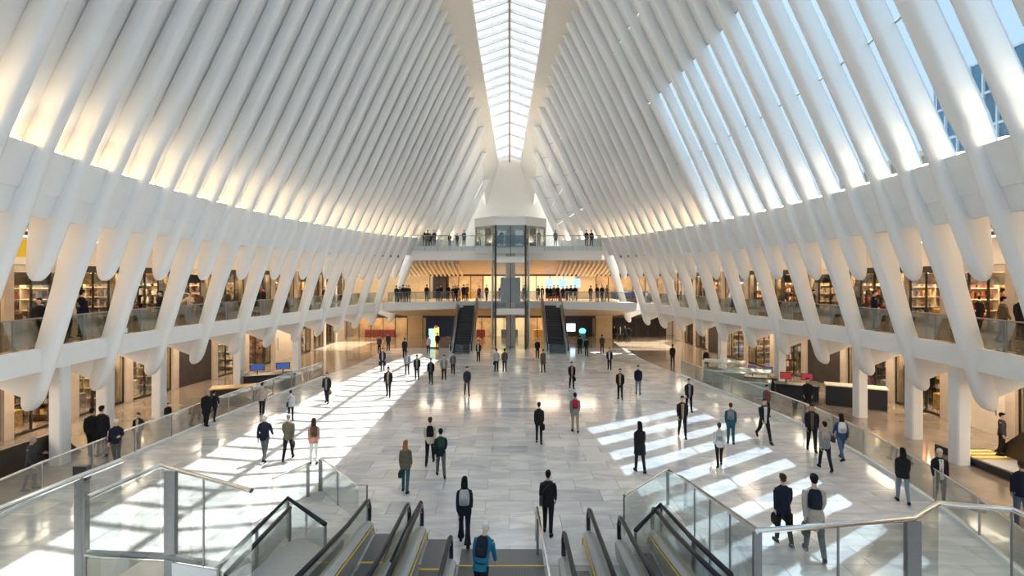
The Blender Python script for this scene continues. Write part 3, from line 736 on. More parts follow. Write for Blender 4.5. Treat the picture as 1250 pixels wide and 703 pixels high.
# left: rail over two posts standing on a grey beam
Lh = 2.96
A = [PT(-60,645,Lh), PT(0,621,Lh), PT(97,582,Lh), PT(148,562,Lh)]
screen('glass screen with bright tubular rail at the left edge', A, Lh, [(A[2][0]+.02, A[2][1], 0, Lh, .1, 'post')], rail=.065)
Bp = [PT(107,607,Lh), PT(196,568,Lh), PT(307,599,Lh)]
post1 = PT(100,674.5,1.1); post2 = PT(203,679,1.1)
screen('glass screen with angled steel rail and two flat grey posts at the lower left', Bp, Lh, [(post1[0], post1[1], 0, Lh-.25, .26, 'post'), (post1[0], post1[1], Lh-.25, Lh+.05, .3, 'cap'), (post2[0]+.1, post2[1], 0, Lh, .24, 'post')], base=1.1)
cb = [PT(100,674.5,1.1), PT(203,679,1.1), PT(270,690,1.1)]
rr = empty('floor_opening_parapet', (cb[0][0], cb[0][1], 0), 0, 'low panelled parapet with grey top beam under the lower left screen', 'parapet')
o = Vector(cb[0]); q = [Vector(c)-Vector((o.x, o.y, 0)) for c in cb]
MB().tube(q, .07, 8).build('top_beam', STEEL, rr, smooth=.7)
for i in range(2):
    a, b_ = q[i], q[i+1]; MB().bar((a.x, a.y, .5), (b_.x, b_.y, .5), .04, .98).build('panel', (CREAM if i == 0 else WHITE2), rr)
# left floor rail that peaks by the escalators
S = [PT(405,590,1.1), PT(392,561,1.1), PT(382,562,1.1), PT(345,583,1.1)]
K = [PT(448,592,1.1), PT(437,592,1.1), PT(391,559,1.1), PT(376,565,1.1), PT(331,585,1.1)]
screen('glass screen peaking behind the left foreground escalators', K, 1.1, [(K[0][0], K[0][1], 0, 1.1, .05, 'post'), (K[2][0], K[2][1], 0, 1.1, .12, 'post'), (K[3][0], K[3][1], 0, 1.08, .1, 'post')], rail=.03)

# ------------------------------------------------------------------ ledge uplights
LAMPB = MB().box(-.14, .14, -.1, .1, 0, .06).mesh('ledge_lamp')
i = 0
for sx, sn in ((-1, 'left'), (1, 'right')):
    r = empty('trim_2', (0,0,0), kind='structure')
    for k in range(len(RZ)-1):
        z = RZ[k]+PITCH*.5
        if z < 3 or z > 60: continue
        x = sx*(XL(z)+.50); h = HL(z)+.0
        inst('ledge_lamp', LAMPB, WARML, r, (x, z, h+.005))
        ld = bpy.data.lights.new('ledge_uplight', 'SPOT'); ld.energy = 55; ld.color = (1,.74,.46); ld.spot_size = 1.5; ld.spot_blend = .9; ld.shadow_soft_size = .08
        lo = bpy.data.objects.new('ledge_uplight', ld); C.objects.link(lo); lo.parent = r; lo.location = (x-sx*.05, z, h+.1)
        lo.rotation_euler = Vector((-sx*.36, 0, 1)).to_track_quat('-Z', 'Y').to_euler()
# downlights in the galleries, below balcony and below gallery soffit (bare area lights, no fittings modelled)
def area(name, loc, sx_, sy_, e, col=(1,.82,.62), parent=None):
    ld = bpy.data.lights.new(name, 'AREA'); ld.shape = 'RECTANGLE'; ld.size = sx_; ld.size_y = sy_; ld.energy = e; ld.color = col
    lo = bpy.data.objects.new(name, ld); C.objects.link(lo); lo.location = loc
    return lo
for sx in (-1, 1):
    for z in frange(6, 50, 8):
        area('gallery_downlight', (sx*(GX(z)+3.2), z, 9.15), 1.2, 3, 40)
        area('concourse_downlight', (sx*(GX(z)+3.6), z, 3.8), 1.0, 3, 90)
        MB().box(sx*(GX(z)+3.6)-.5, sx*(GX(z)+3.6)+.5, z-1.5, z+1.5, 3.83, 3.86).build('concourse_light_panel', WARMP, label=f'warm ceiling light panel under the {"left" if sx<0 else "right"} gallery, {round(z)} m along', cat='ceiling light') if False else None
for x in (-9, -4.5, 0, 4.5, 9):
    area('far_downlight', (x, 58.5, 7.4), 2.5, 2, 85)
    area('far_downlight', (x, 58.0, 3.2), 2.5, 2, 60)
# ------------------------------------------------------------------ kiosks, signs, displays
def kiosk(px, py, w_, d, h, rz, label, top, body=DARKBR, screens=0, scol=(.15,.4,1), glassy=False):
    x, y = FL(px, py); r = empty('display_kiosk', (x, y, .004), rz, label, 'kiosk')
    MB().bbox(-w_/2, w_/2, -d/2, d/2, 0, h, .04).build('counter', body, r)
    MB().bbox(-w_/2-.06, w_/2+.06, -d/2-.06, d/2+.06, h, h+.06, .02).build('counter_top', top, r)
    if glassy:
        MB().box(-w_/2, w_/2, -d/2, d/2, h+.06, h+.62).build('glass_case', GLS, r)
        MB().bbox(-w_/2-.05, w_/2+.05, -d/2-.05, d/2+.05, h+.62, h+.68, .02).build('glass_lid', mat('aqua_glass', (.42,.62,.62), .1, coat=.6), r)
    for k in range(screens):
        xx = -w_/2+(k+.5)*w_/screens
        MB().bbox(xx-.03, xx+.03, -.03, .03, h+.06, h+.5, .01).build('stand', BLACK, r)
        sc_ = MB().bbox(xx-w_/screens*.28, xx+w_/screens*.28, -.05, .0, h+.3, h+.72, .01).build('screen_frame', BLACK, r)
        MB().box(xx-w_/screens*.25, xx+w_/screens*.25, -.06, -.05, h+.34, h+.68).build('screen', mat('screen_%d' % int(scol[0]*100+scol[2]*10), scol, .3, emis=scol, estr=.3), sc_)
    return r
AQ = mat('aqua_top', (.55,.72,.70), .12, coat=.6)
kiosk(884,466, 2.6, 1.2, .75, -.5, 'aqua glass display case beyond the right balustrade, farther one', AQ, mat('aqua_body', (.30,.42,.42), .3), glassy=True)
kiosk(912,479, 2.6, 1.2, .75, -.5, 'aqua glass display case beyond the right balustrade, nearer one', AQ, mat('aqua_body', (.30,.42,.42), .3), glassy=True)
kiosk(928,476, 1.8, .8, .8, -.4, 'dark kiosk with blue screens beyond the right balustrade', BLACK, BLACK, 2, (.05,.10,.35))
kiosk(972,486, 2.2, .9, .8, -.4, 'dark kiosk with red screens beyond the right balustrade', BLACK, BLACK, 2, (.35,.03,.04))
kiosk(330,474, 3.0, 1.0, .9, .35, 'dark kiosk with blue screens beyond the left balustrade', BLACK, DARKBR, 2, (.05,.10,.35))
kiosk(285,492, 2.2, .9, .9, .35, 'dark counter with amber top beyond the left balustrade', mat('amber_top', (.6,.35,.1), .3), DARKBR)
kiosk(1044,496, 2.8, .9, 1.1, -.5, 'black curved bar counter beyond the right balustrade', CREAM, BLACK)
x, y = FL(530,425)
r = empty('promotional_sign', (x, y, .006), 0, 'colourful pale green and yellow sign stand left of the left far escalator', 'sign')
MB().bbox(-.5, .5, -.15, .15, 0, .12, .02).build('base', BLACK, r)
MB().bbox(-.55, .0, -.08, .0, .12, 2.0, .02).build('panel', mat('sign_mint', (.45,.75,.65), .5, emis=(.45,.8,.7), estr=.5), r, label='pale green panel')
MB().bbox(.0, .5, -.05, .03, .12, 2.15, .02).build('panel', mat('sign_yellow', (.8,.65,.2), .5, emis=(.9,.7,.2), estr=.5), r, label='yellow panel')
MB().ell((.2, -.03, 2.2), (.2, .06, .14), 12, 6).build('topper', mat('sign_red', (.75,.2,.15), .5), r, label='red rounded topper')
x, y = FL(711,425)
r = empty('promotional_sign', (x, y, .006), 0, 'turquoise round topped sign stand right of the right far escalator', 'sign')
MB().bbox(-.3, .3, -.1, .1, 0, 1.5, .02).build('panel', mat('sign_dark', (.05,.2,.22), .5), r)
MB().ell((0, 0, 1.75), (.36, .08, .3), 14, 8).build('topper', mat('sign_turq', (.2,.65,.62), .4, emis=(.2,.8,.75), estr=.7), r)
x, y = FL(697,415)
MB().bbox(x-.5, x+.5, y, y+.08, 1.0, 1.9, .01).build('wall_screen', mat('pale_screen', (.5,.7,1), .3, emis=(.55,.75,1), estr=1.2), label='pale blue lit screen low down beside the right far escalator', cat='screen')
# yellow banner hanging in the left gallery, with a small dark winged mark
zb = 17.6; xb = -(GX(zb)+1.9)
r = empty('hanging_banner', (xb, zb, 8.15), .5, 'yellow banner with a small dark mark hanging in the left gallery', 'banner')
MB().bbox(-1.4, 1.4, -.03, .03, -.28, .34, .01).build('panel', mat('banner_yellow', (.85,.60,.02), .5), r)
m = MB(); m.loft([[(-.22,-.04,-.04),(.0,-.04,.06),(.26,-.04,.10),(.06,-.04,-.02)], [(-.22,-.033,-.04),(.0,-.033,.06),(.26,-.033,.10),(.06,-.033,-.02)]]); m.build('mark', BLACK, r)
for s in (-1, 1): MB().tube([(s*1.2, 0, .34), (s*1.2, 0, 1.08)], .01, 6).build('hanger', STEELD, r)
# dark marks on the right gallery bulkhead
for k, (zb, sh) in enumerate(((16.2, 0), (18.6, 1))):
    xb = SHX(zb)-.14; r = empty('wall_emblem', (xb, zb, 8.3), 0, 'grey %s emblem on the pale bulkhead over the right gallery shops' % ('thin stroke' if sh == 0 else 'oval letterlike'), 'emblem')
    if sh: MB().tube([(0, .28*math.cos(a)*.8, .3*math.sin(a)) for a in [2*math.pi*q/14 for q in range(13)]], .03, 6).build('ring', STEELD, r); MB().box(-.02, .02, -.04, .04, -.24, .26).build('bar', STEELD, r)
    else: MB().tube([(0, .25, .28), (0, .05, .0), (0, -.15, -.18), (0, -.32, -.2)], .02, 6).build('stroke', STEELD, r)
# ------------------------------------------------------------------ people
SKIN = [mat('skin_light', (.62,.40,.29), .5), mat('skin_mid', (.42,.25,.17), .5), mat('skin_dark', (.20,.11,.07), .5)]
def remesh(mb, voxel, name, extra=None, smooth_it=2):
    me = mb.mesh(name); o = bpy.data.objects.new(name, me); C.objects.link(o)
    md = o.modifiers.new('r', 'REMESH'); md.mode = 'VOXEL'; md.voxel_size = voxel; md.use_smooth_shade = True
    if smooth_it:
        s = o.modifiers.new('s', 'SMOOTH'); s.factor = .6; s.iterations = smooth_it
    dg = bpy.context.evaluated_depsgraph_get(); dg.update()
    ne = bpy.data.meshes.new_from_object(o.evaluated_get(dg)); ne.name = name
    bpy.data.objects.remove(o); bpy.data.meshes.remove(me)
    if extra:
        bm = bmesh.new(); bm.from_mesh(ne); ex = extra.mesh('x'); bm.from_mesh(ex); bm.to_mesh(ne); bm.free(); bpy.data.meshes.remove(ex)
        ne.polygons.foreach_set('use_smooth', [True]*len(ne.polygons))
    return ne
def eloft(mb, secs, n=12, power=1.0):     # secs: (cx, cy, z, rx, ry)
    return mb.loft([[(cx+rx*math.cos(2*math.pi*j/n), cy+ry*math.sin(2*math.pi*j/n), z) for j in range(n)] for cx, cy, z, rx, ry in secs])
CACHE = {}
def body_set(pose, fem, top, longhair):
    """meshes of one figure, front = -Y, height about 1.74 m. pose: (leg phase, arm phase, lean, kind)"""
    key = (pose, fem, top, longhair)
    if key in CACHE: return CACHE[key]
    ph, ap, lean, kind = pose
    sw = .155 if fem else .178; hw = .155 if fem else .15; bulk = .92 if fem else 1.0
    sit = kind == 'sit'
    hipz = .93
    J = {}
    L = math.sin
    def leg(s, a):
        # a>0 : leg forward (toward -Y)
        hip = Vector((s*.09, 0, hipz)); th = a; shin = a-.10 if a > 0 else a-.55*abs(a)-.1
        if sit: th, shin = 1.45, .05
        knee = hip+Vector((s*.005, -math.sin(th)*.44, -math.cos(th)*.44)); ank = knee+Vector((s*.01, -math.sin(shin)*.42, -math.cos(shin)*.42))
        return hip, knee, ank
    legs = [(s, *leg(s, ph*s)) for s in (-1, 1)]
    lowest = min(l[3].z for l in legs); dz = .075-lowest
    if sit: dz = .075-lowest
    lift = Vector((0, 0, dz)); legs = [(s, a+lift, b+lift, c+lift) for s, a, b, c in legs]; hz = hipz+dz
    def sp(x, y, z):      # lean the upper body about the hips
        t = z-.93; return Vector((x, y-math.sin(lean)*t+0, hz+math.cos(lean)*t-0) if True else 0)+Vector((0, y*0, -math.sin(lean)*y*0))
    arms = []
    for s in (-1, 1):
        sh = sp(s*sw, .0, 1.395); a = -ap*s
        if kind == 'rail': el = sh+Vector((s*.05, -.20, -.20)); wr = el+Vector((-s*.06, -.24, .0))
        elif kind == 'hold' and s > 0: el = sh+Vector((.05, .0, -.29)); wr = el+Vector((-.02, -.22, .02))
        elif kind == 'phone': el = sh+Vector((s*.05, -.02, -.28)); wr = el+Vector((-s*.08, -.2, .10))
        else:
            el = sh+Vector((s*.025, -math.sin(a)*.29, -math.cos(a)*.29)); b = a+.28; wr = el+Vector((-s*.012, -math.sin(b)*.25, -math.cos(b)*.25))
        arms.append((s, sh, el, wr))
    hc = sp(0, -.02, 1.635)
    body = MB()
    # trunk, neck, head
    secs = [(0, 0, .86, hw*.95, .105), (0, 0, .93, hw, .115), (0, 0, 1.05, hw*.88, .10), (0, -.005, 1.15, hw*.85, .095), (0, -.005, 1.28, hw*.98, .11), (0, 0, 1.37, sw*.98, .105), (0, .005, 1.435, sw*.66, .08), (0, .01, 1.465, .07, .06), (0, .005, 1.50, .052, .055), (0, -.005, 1.56, .05, .055)]
    def LS(secs, gx=0):
        out = []
        for cx, cy, z, rx, ry in secs:
            p = sp(cx, cy, z); out.append((p.x, p.y+cy, p.z, rx+gx, ry+gx))
        return out
    eloft(body, LS(secs))
    body.ell(hc+Vector((0, .01, .025)), (.072, .093, .095), 14, 10)
    body.ell(hc+Vector((0, -.022, -.045)), (.056, .068, .065), 12, 8)
    body.ell(hc+Vector((0, -.095, -.012)), (.014, .02, .024), 8, 6)        # nose
    body.ell(hc+Vector((0, -.083, -.058)), (.024, .012, .010), 8, 6)       # lips
    for s in (-1, 1): body.ell(hc+Vector((s*.074, .012, .0)), (.010, .018, .030), 8, 6)
    for s, sh, el, wr in arms:
        body.tube([sh, sh.lerp(el, .35), el, el.lerp(wr, .3), wr], [.05, .045*bulk, .037*bulk, .038*bulk, .024], 10)
    feet = []
    for s, hip, kn, an in legs:
        body.tube([hip, hip.lerp(kn, .4), kn, kn.lerp(an, .35), an], [.085, .075*bulk, .052*bulk, .053*bulk, .034], 10)
        up = max(0, an.z-.08)
        toe = an+Vector((s*.02, -.15, -.045-min(up, .05)*1.2)); heel = an+Vector((0, .055, -.035+min(up, .06)*.8)); feet.append((s, an, toe, heel))
        body.tube([heel, an.lerp(toe, .3)+Vector((0,0,-.02)), toe], [.03, .038, .028], 8)
    hands = MB()
    for s, sh, el, wr in arms:
        d = (wr-el).normalized(); u = Vector((0, 1, 0)) if abs(d.y) < .8 else Vector((0, 0, -1)); u = (u-d*u.dot(d)).normalized(); v = d.cross(u)
        rings = []
        for t, w_, th_ in ((-.02, .024, .022), (.02, .032, .017), (.06, .041, .016), (.09, .038, .012)):
            c = wr+d*t; rings.append([c+u*(w_*math.cos(a_*math.pi/4))+v*(th_*math.sin(a_*math.pi/4)) for a_ in range(8)])
        hands.loft(rings)
        for q, ln in enumerate((.062, .075, .07, .055)):
            b0 = wr+d*.083+u*(-.028+.0185*q)*-1; inward = -v*s if True else v
            hands.tube([b0, b0+d*ln*.45+inward*.008, b0+d*ln*.8+inward*.028, b0+d*ln*.85+inward*.048], [.0092, .0088, .0078, .006], 6)
        b0 = wr+d*.03-u*.03
        hands.tube([b0, b0+d*.03-u*.022, b0+d*.062-u*.024+inward*.012], [.012, .0105, .0075], 6)
    bodym = remesh(body, .017, 'body', hands)
    # top garment
    tp = MB(); g = .018; hem = {'jacket': .80, 'coat': .62, 'shirt': .86, 'vest': .84}[top]
    fl = {'jacket': .035, 'coat': .06, 'shirt': .015, 'vest': .03}[top]
    ts = [(0, 0, hem, hw+fl, .115+fl*.8), (0, 0, .93, hw+fl*.7, .12+fl*.5), (0, 0, 1.05, hw*.93+g, .11+g), (0, -.005, 1.15, hw*.93+g, .108+g*.8), (0, -.005, 1.28, hw*1.02+g, .12+g*.6), (0, .0, 1.38, sw+g, .112+g*.5), (0, .005, 1.44, sw*.68+g*.6, .088+g*.4), (0, .01, 1.472, .082, .075), (0, .008, 1.495, .064, .066)]
    eloft(tp, LS(ts), 14)
    for s, sh, el, wr in arms:
        e2 = wr if top != 'vest' else wr
        tp.tube([sh+Vector((-s*.02, 0, .005)), sh.lerp(el, .3), el, el.lerp(wr, .4), el.lerp(wr, .95)], [.06, .059*bulk, .05*bulk, .047*bulk, .04], 10)
    topm = remesh(tp, .019, 'top', None, 3)
    # trousers
    tr = MB()
    eloft(tr, [(0, 0, hz-.12, hw*.95, .12), (0, 0, hz-.03, hw+.012, .125), (0, 0, hz+.08, hw*.93+.01, .11)], 12)
    end = .93
    shorts = kind == 'shorts'
    wide = kind == 'flare'
    for s, hip, kn, an in legs:
        if shorts: tr.tube([hip+Vector((0,0,-.02)), hip.lerp(kn, .5), hip.lerp(kn, .95)], [.098, .092, .088], 10)
        else: tr.tube([hip+Vector((0,0,-.02)), hip.lerp(kn, .45), kn, kn.lerp(an, .5), kn.lerp(an, .97)], [.098, .086*bulk, .068*bulk, .06*bulk*(1.3 if wide else 1), .052*(1.9 if wide else 1)], 10)
    trm = remesh(tr, .019, 'trousers', None, 3)
    # shoes
    shm = []
    for s, an, toe, heel in feet:
        b = MB(); b.tube([heel+Vector((0,.012,-.002)), heel.lerp(toe, .3)+Vector((0,0,.018)), heel.lerp(toe, .7), toe+Vector((0,-.02,-.002))], [.034, .046, .042, .026], 10)
        b.loft([[(p.x+dx, p.y+dy, p.z-.036) for p, dx, dy in ((heel, -.03, .03), (heel, .03, .03), (toe, .035, 0), (toe, .015, -.045), (toe, -.015, -.045), (toe, -.035, 0))], [(p.x+dx, p.y+dy, p.z-.018) for p, dx, dy in ((heel, -.03, .03), (heel, .03, .03), (toe, .035, 0), (toe, .015, -.045), (toe, -.015, -.045), (toe, -.035, 0))]])
        shm.append(b.mesh('shoe', True))
    # hair
    hb = MB(); c = hc
    hb.ell(c+Vector((0, .026, .048)), (.082, .096, .088), 14, 10)
    hb.ell(c+Vector((0, -.045, .085)), (.060, .045, .035), 10, 6)
    if longhair:
        q = [(0, .05, .02, .085, .07), (0, .075, -.08, .09, .055), (0, .09, -.17, .085, .045), (0, .10, -.27, .06, .03)]
        eloft(hb, [(c.x+a, c.y+b_, c.z+z, rx, ry) for a, b_, z, rx, ry in q], 12)
    else:
        hb.ell(c+Vector((0, .06, -.01)), (.066, .048, .06), 10, 7)
    hrm = hb.mesh('hair', True)
    fr = MB()   # shirt front shown by an open jacket
    rr_ = []
    for cx, cy, z, rx, ry in [t for t in ts if t[2] > hem-.01][:7]:
        p = sp(cx, cy, z); wd = .045+.02*(z-hem)/(1.45-hem)
        rr_.append([(p.x-wd, p.y+cy-ry*.93, p.z), (p.x-wd*.5, p.y+cy-ry-.008, p.z), (p.x+wd*.5, p.y+cy-ry-.008, p.z), (p.x+wd, p.y+cy-ry*.93, p.z), (p.x, p.y+cy-ry*.7, p.z)])
    fr.loft(rr_); frm = fr.mesh('shirt_front', True)
    tie = MB(); z1 = sp(0, 0, 1.42); z0 = sp(0, 0, 1.05)
    tie.loft([[(-.022, z0.y-.150, z0.z), (.022, z0.y-.150, z0.z), (.022, z0.y-.12, z0.z), (-.022, z0.y-.12, z0.z)], [(-.012, z1.y-.128, z1.z), (.012, z1.y-.128, z1.z), (.012, z1.y-.10, z1.z), (-.012, z1.y-.10, z1.z)]]); tiem = tie.mesh('tie')
    eye = MB().ell((0,0,0), (.009, .006, .006), 8, 6).mesh('eye', True)
    back = sp(0, .0, 1.26)
    CACHE[key] = dict(body=bodym, top=topm, trousers=trm, shoes=shm, hair=hrm, front=frm, tie=tiem, eye=eye, hc=hc, back=back, arms=arms, lean=lean)
    return CACHE[key]
FAB = {}
def cloth(c):
    k = tuple(round(v, 3) for v in c)
    if k not in FAB: FAB[k] = mat('cloth_%03d' % len(FAB), c, .85, noise=.25, nscale=6, spec=.2)
    return FAB[k]
COL = dict(black=(.018,.018,.02), char=(.05,.052,.055), navy=(.014,.019,.038), blue=(.04,.085,.17), jeans=(.10,.16,.26), ljeans=(.22,.30,.40), grey=(.26,.27,.28), lgrey=(.50,.50,.49), white=(.78,.77,.75), beige=(.46,.40,.33), tan=(.45,.32,.20), brown=(.14,.095,.06), olive=(.16,.14,.095), khaki=(.42,.35,.25), teal=(.03,.12,.15), dteal=(.012,.035,.04), salmon=(.60,.30,.22), pink=(.75,.10,.38), lpink=(.62,.33,.42), red=(.48,.03,.05), cyan=(.015,.17,.28), cream=(.66,.60,.50), green=(.03,.07,.05), grey2=(.12,.125,.13), sky=(.35,.48,.62))
HAIR = dict(black=(.012,.01,.009), brown=(.07,.035,.02), ginger=(.38,.16,.06), blond=(.50,.33,.15), grey=(.35,.34,.33), white=(.75,.74,.71))
BAGM = {}
def bagmesh(kind):
    if kind in BAGM: return BAGM[kind]
    if kind == 'pack':
        m = MB(); rings = []
        for z, w_, d in ((-.23, .11, .05), (-.20, .145, .08), (-.05, .155, .095), (.10, .15, .085), (.20, .12, .06), (.235, .07, .03)):
            rings.append([(w_*math.copysign(abs(math.cos(a))**.6, math.cos(a)), .095+d*math.copysign(abs(math.sin(a))**.6, math.sin(a)), z) for a in [2*math.pi*j/14 for j in range(14)]])
        m.loft(rings); a = m.mesh('sack', True)
        p = MB(); rings = []
        for z, w_, d in ((-.19, .08, .02), (-.16, .105, .035), (-.04, .10, .035), (-.02, .08, .015)):
            rings.append([(w_*math.copysign(abs(math.cos(t))**.6, math.cos(t)), .175+d*math.copysign(abs(math.sin(t))**.6, math.sin(t)), z) for t in [2*math.pi*j/12 for j in range(12)]])
        p.loft(rings); b = p.mesh('pocket', True)
        s = []
        for q in (-1, 1):
            t = MB(); t.tube([(q*.09, .04, .17), (q*.095, -.02, .215), (q*.10, -.10, .17), (q*.115, -.155, .05), (q*.135, -.10, -.10), (q*.12, .02, -.18)], .016, 6); s.append(t.mesh('strap', True))
        BAGM[kind] = [('sack', a), ('pocket', b), ('strap', s[0]), ('strap', s[1])]
    elif kind == 'bag':
        m = MB(); rings = []
        for z, w_, d in ((-.27, .05, .13), (-.25, .075, .17), (-.13, .08, .185), (-.05, .055, .16), (-.03, .02, .13)):
            rings.append([(w_*math.cos(a), d*math.copysign(abs(math.sin(a))**.7, math.sin(a)), z) for a in [2*math.pi*j/14 for j in range(14)]])
        m.loft(rings); a = m.mesh('bag_body', True)
        t = MB(); t.tube([(0, -.09, -.05), (0, -.07, .03), (0, 0, .06), (0, .07, .03), (0, .09, -.05)], .008, 6); BAGM[kind] = [('bag_body', a), ('handle', t.mesh('handle', True))]
    elif kind == 'case':
        m = MB(); m.bbox(-.06, .06, -.21, .21, -.33, -.04, .02); t = MB(); t.tube([(0, -.06, -.04), (0, -.05, .01), (0, .05, .01), (0, .06, -.04)], .01, 6)
        BAGM[kind] = [('case_body', m.mesh('case_body')), ('handle', t.mesh('handle', True))]
    else:   # shoulder bag with strap across the body
        m = MB(); m.bbox(.13, .22, -.02, .22, -.42, -.18, .02)
        t = MB(); t.tube([(.17, .08, -.19), (.10, .14, .0), (-.08, .10, .20), (-.11, .0, .225), (-.06, -.12, .12), (.1, -.15, -.08), (.19, -.06, -.22)], .012, 6)
        BAGM[kind] = [('bag_body', m.mesh('bag_body')), ('strap', t.mesh('strap', True))]
    return BAGM[kind]
KN = dict(pack='backpack', bag='handbag', case='briefcase', sling='shoulder bag')
def person(x, y, z, rz, H, pose, fem, top, hair, longh, c, label, skin=0, bag=None, bagc='black', baglabel=None, side=1, front=None, tie=None, group=None, bag2=None, shoec='black', eyes=False):
    S = body_set(pose, fem, top, longh); k = H/1.745
    r = empty('person', (x, y, z), rz, label, 'person', group); r.scale = (k, k, k)
    P = lambda n, me, m, **kw: inst(n, me, m, r, **kw)
    P('body', S['body'], SKIN[skin]); P('top', S['top'], cloth(COL[c[0]])); P('trousers', S['trousers'], cloth(COL[c[1]]))
    for s in S['shoes']: P('shoe', s, cloth(COL[shoec]))
    if hair: P('hair', S['hair'], cloth(HAIR[hair]))
    if front: P('shirt_front', S['front'], cloth(COL[front]))
    if tie: P('tie', S['tie'], cloth(COL[tie]))
    if eyes:
        for s in (-1, 1): P('eye', S['eye'], BLACK, loc=S['hc']+Vector((s*.028, -.083, .008)))
    R = Matrix.Rotation(rz, 3, 'Z')
    def addbag(kind, col, lab, s):
        if kind in ('pack', 'sling'): o_ = S['back']
        else: _, sh, el, wr = S['arms'][0 if s < 0 else 1]; o_ = wr+(wr-el).normalized()*.09
        b = empty(KN[kind].replace(' ', '_'), Vector((x, y, z))+R @ (o_*k), rz, lab, 'bag'); b.scale = (k*(.88 if kind == 'pack' else 1),)*3
        for n, me in bagmesh(kind):
            q = inst(n, me, cloth(COL[col] if n != 'pocket' else tuple(v*.7+.01 for v in COL[col])), b)
            if kind == 'pack': q.rotation_euler = (S['lean'], 0, 0)
    if bag: addbag(bag, bagc, baglabel, side)
    if bag2: addbag(*bag2)
    return r
# poses
WA = (.34, .38, .03, ''); WB = (-.34, -.38, .03, ''); WC = (.5, .5, .05, ''); ST = (.04, .03, 0, ''); SB = (.18, .16, .02, '')
RL = (.05, 0, .18, 'rail'); PHN = (.05, 0, .02, 'phone'); FLR = (.28, .2, .02, 'flare'); SHO = (.25, .2, .38, 'shorts'); SIT = (0, 0, 0, 'sit'); HOLD = (.1, .1, .04, 'hold')
PI = math.pi
